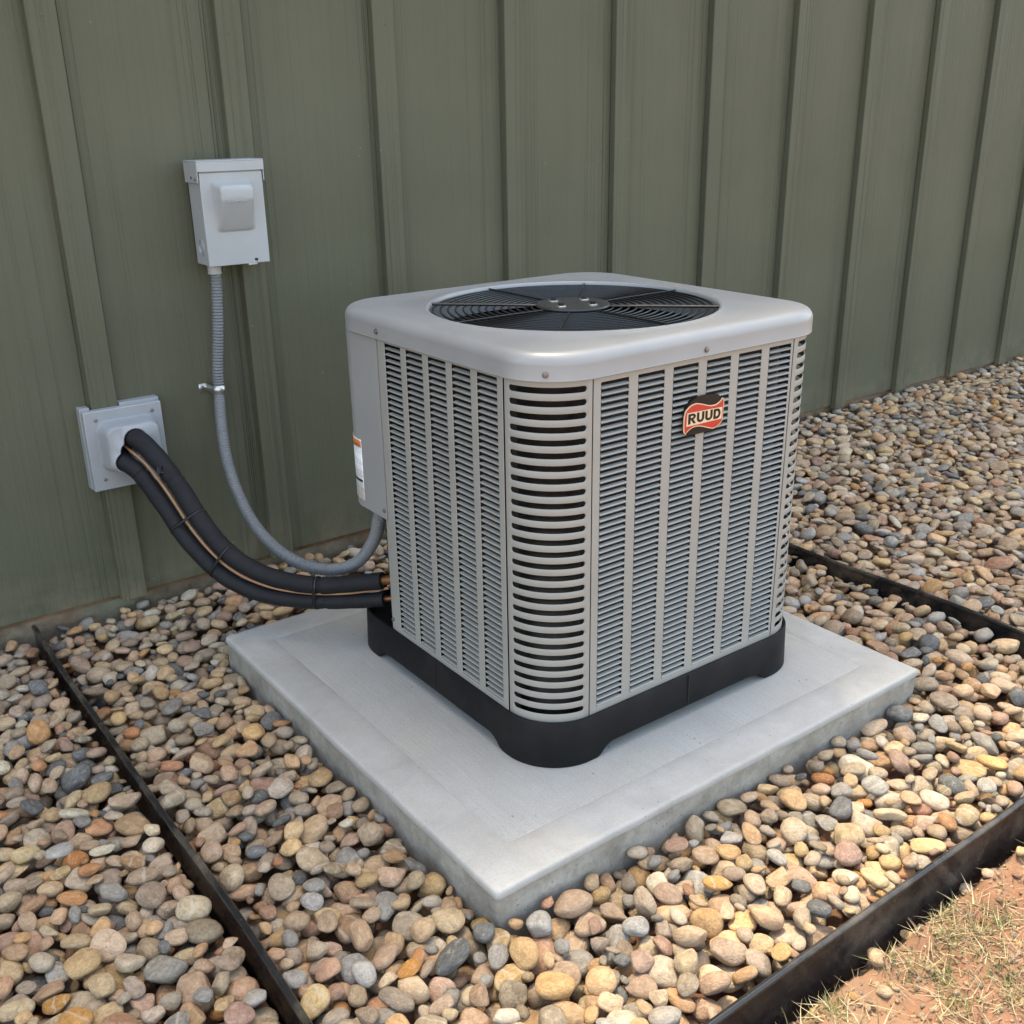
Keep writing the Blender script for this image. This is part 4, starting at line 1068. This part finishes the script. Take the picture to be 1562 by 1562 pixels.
cab = MB().tube(catmull(CA, 160), 0.0035, 8).build('control_cable', MAT['cable'], None, smooth=60)
tag(cab, 'thin copper brown cable running between the two black pipes', 'cable')
def tie(iu, il, label, extra=0.0015):
    a, b = PU[iu], PL[il]; ta = ((PU[iu + 2] - PU[iu - 2]).normalized() + (PL[il + 2] - PL[il - 2]).normalized()).normalized()
    e1 = (b - a); e1 = (e1 - ta * e1.dot(ta)).normalized(); e2 = ta.cross(e1)
    ru = .0240 + (.0188 - .0240) * iu / 240 + extra - .001; rl = .0205 + (.0164 - .0205) * il / 240 + extra - .0008
    loop = [a + (e2 * math.cos(R_(t)) - e1 * math.sin(R_(t))) * ru for t in range(0, 181, 15)] + [b + (-e2 * math.cos(R_(t)) + e1 * math.sin(R_(t))) * rl for t in range(0, 181, 15)]
    loop.append(loop[0])
    rings = [[q - ta * .0032, q + ta * .0032] for q in loop]
    root = empty('zip_tie', a); tag(root, label, 'zip tie', 'zip ties on the pipes')
    o = MB().loft(rings, False).build('strap', MAT['tie'], root, smooth=60); s = o.modifiers.new('solid', 'SOLIDIFY'); s.thickness = .0013; s.offset = 0
    q = a + (-e1 * .2 - e2) .normalized() * 0; h = loop[8]
    MB().box(-.0035, .0035, -.003, .003, -.0035, .0035).build('head', MAT['tie'], root, bevel=.0006).matrix_world = Matrix.Translation(loop[7])
    return root
def nearest(P, q): return min(range(3, len(P) - 3), key=lambda i: (to_px(P[i])[0] - q[0] / 1562) ** 2 + (to_px(P[i])[1] - q[1] / 1562) ** 2)
for (u, v), lb in (((((303 + 290) / 2, 790), (271, 808)), 'black zip tie round both pipes where they hang highest below the wall cover'), (((345, 845), (328, 872)), 'black zip tie round both pipes where they bend above the pebbles'), (((485, 893), (484, 920)), 'black zip tie round both pipes where they run level over the pad edge')):
    tie(nearest(PU, u), nearest(PL, v), lb)
# lump of tape on the upper pipe
i = nearest(PU, (246, 720)); q = PU[i]
lump = MB()
for k in range(5):
    a = Vector((rng.uniform(-1, 1), rng.uniform(-1, 1), rng.uniform(-1, 1))).normalized() * .006
    lump.tube([Vector((-.019, -.019, -.004)) + a * 1.3, Vector((-.022, -.021, .002)) - a * .8, Vector((-.016, -.019, .006)) + a.yzx * 1.2], .0034, 6)
lump.v = [tuple(Vector(v) + q) for v in lump.v]
lo_ = lump.build('tape_knot', MAT['tie'], None, smooth=50); tag(lo_, 'small knot of black tape tied on the upper insulated pipe', 'tape')

# ================================================================== DIRT DETAILS
def blades(n, region, hgt, wid, lie, seed, centers=None, spread=0.02):
    r = np.random.default_rng(seed); Vs, Fs, Rs = [], [], []; b = 0
    for i in range(n):
        if centers is not None:
            c_ = centers[r.integers(0, len(centers))]; x, y = c_[0] + r.normal(0, spread), c_[1] + r.normal(0, spread)
        else: x, y = r.uniform(region[0], region[1]), r.uniform(region[2], region[3])
        if y > EY3 - 0.009: continue
        z = float(dirt_h(np.array(x), np.array(y))) - .001
        L = r.uniform(*hgt); a = r.uniform(0, 6.28); tilt = r.uniform(*lie); wd = r.uniform(*wid); curl = r.uniform(-.6, .6); c2 = r.uniform(0.1, .5)
        d = np.array((math.cos(a), math.sin(a))); nrm = np.array((-d[1], d[0])); rows = []
        for k in range(4):
            t = k / 3; out = L * t * math.cos(tilt); side = curl * L * t * t * .4; up = L * t * math.sin(tilt) - c2 * L * t * t * math.sin(tilt) * .5 + .0015
            p_ = np.array((x, y)) + d * out + nrm * side; ww = wd * (1 - t * .8)
            rows.append((*(p_ + nrm * ww), z + up)); rows.append((*(p_ - nrm * ww), z + up + ww * .4))
        if min(q[1] for q in rows) > 9 or max(q[1] for q in rows) > EY3 - .007: continue
        Vs += rows; Fs += [(b + 2 * k, b + 2 * k + 1, b + 2 * k + 3, b + 2 * k + 2) for k in range(3)]; Rs += [r.random()] * 8; b += 8
    return np.array(Vs), np.array(Fs), np.array(Rs)
tufts = [(0.9038, -1.8444), (1.0256, -1.8598), (1.0565, -1.8998), (1.1196, -1.8938), (1.0322, -1.9632), (0.9191, -1.9524), (0.9934, -1.991), (0.7671, -1.8402), (1.0761, -1.8318), (0.9444, -1.9006), (1.19, -1.96), (0.85, -2.0), (0.70, -1.95), (1.30, -1.90), (1.45, -2.0), (0.55, -2.05), (0.62, -1.86)]
extra_c = [(rng.uniform(-1.2, 3.6), rng.uniform(-3.2, -1.85)) for _ in range(160)]
v_, f_, r_ = blades(850, None, (.010, .030), (.0006, .0013), (0.4, 1.3), 41, tufts, .016)
v2, f2, r2 = blades(5200, None, (.012, .045), (.0006, .0014), (0.5, 1.4), 42, extra_c, .03)
g = np_obj('grass', np_mesh('grass', np.concatenate([v_, v2]), np.concatenate([f_, f2 + len(v_)]), MAT['grass'], True, {'rnd': ('FLOAT', np.concatenate([r_, r2]))}))
tag(g, 'thin green grass tufts sprouting from the red dirt', 'grass', kind='stuff')
v_, f_, r_ = blades(500, (0.30, 1.75, -2.25, -1.80), (.02, .07), (.0005, .0012), (-0.05, .35), 43)
v2, f2, r2 = blades(2600, None, (.015, .050), (.0005, .0012), (-0.05, .6), 44, tufts + extra_c[:20], .024)
v3, f3, r3 = blades(3000, (-1.2, 3.6, -3.2, -1.80), (.02, .08), (.0006, .0014), (-0.05, .35), 45)
g = np_obj('dry_straw', np_mesh('dry_straw', np.concatenate([v_, v2, v3]), np.concatenate([f_, f2 + len(v_), f3 + len(v_) + len(v2)]), MAT['straw'], True, {'rnd': ('FLOAT', np.concatenate([r_, r2, r3]))}))
tag(g, 'dead straw coloured grass lying on the red dirt', 'dry grass', kind='stuff')
DS = [(0.9883, -1.8240, .013), (0.8967, -1.8270, .016), (0.856, -1.8691, .012), (0.8723, -1.8768, .006), (0.8091, -1.8728, .007), (1.1703, -1.8170, .016), (1.2008, -1.8314, .011), (1.0122, -1.9504, .007), (1.2938, -1.8391, .014), (0.8083, -1.849, .009), (0.964, -1.8626, .006), (0.9981, -1.8130, .008), (1.10, -1.86, .006), (1.24, -1.86, .008), (1.36, -1.85, .012), (0.74, -1.90, .008), (0.66, -1.84, .009), (1.33, -1.93, .010)]
for i, (x, y, a) in enumerate(DS):
    o = bpy.data.objects.new('stone', proto[(i * 5) % NP]); C.objects.link(o); o.parent = ground
    z = float(dirt_h(np.array(x), np.array(y))) + a * .22
    o.matrix_world = Matrix.Translation((x, y, z)) @ Matrix.Rotation(rng.uniform(0, 6), 4, 'Z') @ Matrix.Rotation(rng.uniform(-.3, .3), 4, 'X') @ Matrix.Diagonal((a, a * .8, a * .55, 1))
# grit and crumbs of earth
r = np.random.default_rng(77); Vs, Fs, Ls, Rs = [], [], [], []; b = 0
V0, F0 = ico(1)
for i in range(4200):
    x, y = (r.uniform(.3, 1.8), r.uniform(-2.2, EY3 - .008)) if i < 3600 else (r.uniform(-1, 3.5), r.uniform(-3, EY3 - .01))
    a = r.uniform(.0015, .0045) if r.random() < .85 else r.uniform(.004, .008)
    P = V0 * r.uniform(.7, 1.25, size=(len(V0), 1)); z = float(dirt_h(np.array(x), np.array(y)))
    Vs.append(P * (a, a * r.uniform(.6, 1), a * r.uniform(.5, .8)) + (x, y, z + a * .15)); Fs.append(F0 + b); b += len(P); Ls.append(P); Rs.append(np.full(len(P), r.choice([.05, .2, .55, .62, .73, .86, .95]) + .01))
g = np_obj('grit', np_mesh('grit', np.concatenate(Vs), np.concatenate(Fs), MAT['peb_attr'], False, {'loc': ('FLOAT_VECTOR', np.concatenate(Ls)), 'rnd': ('FLOAT', np.concatenate(Rs))}), ground)
g['kind'] = 'stuff'
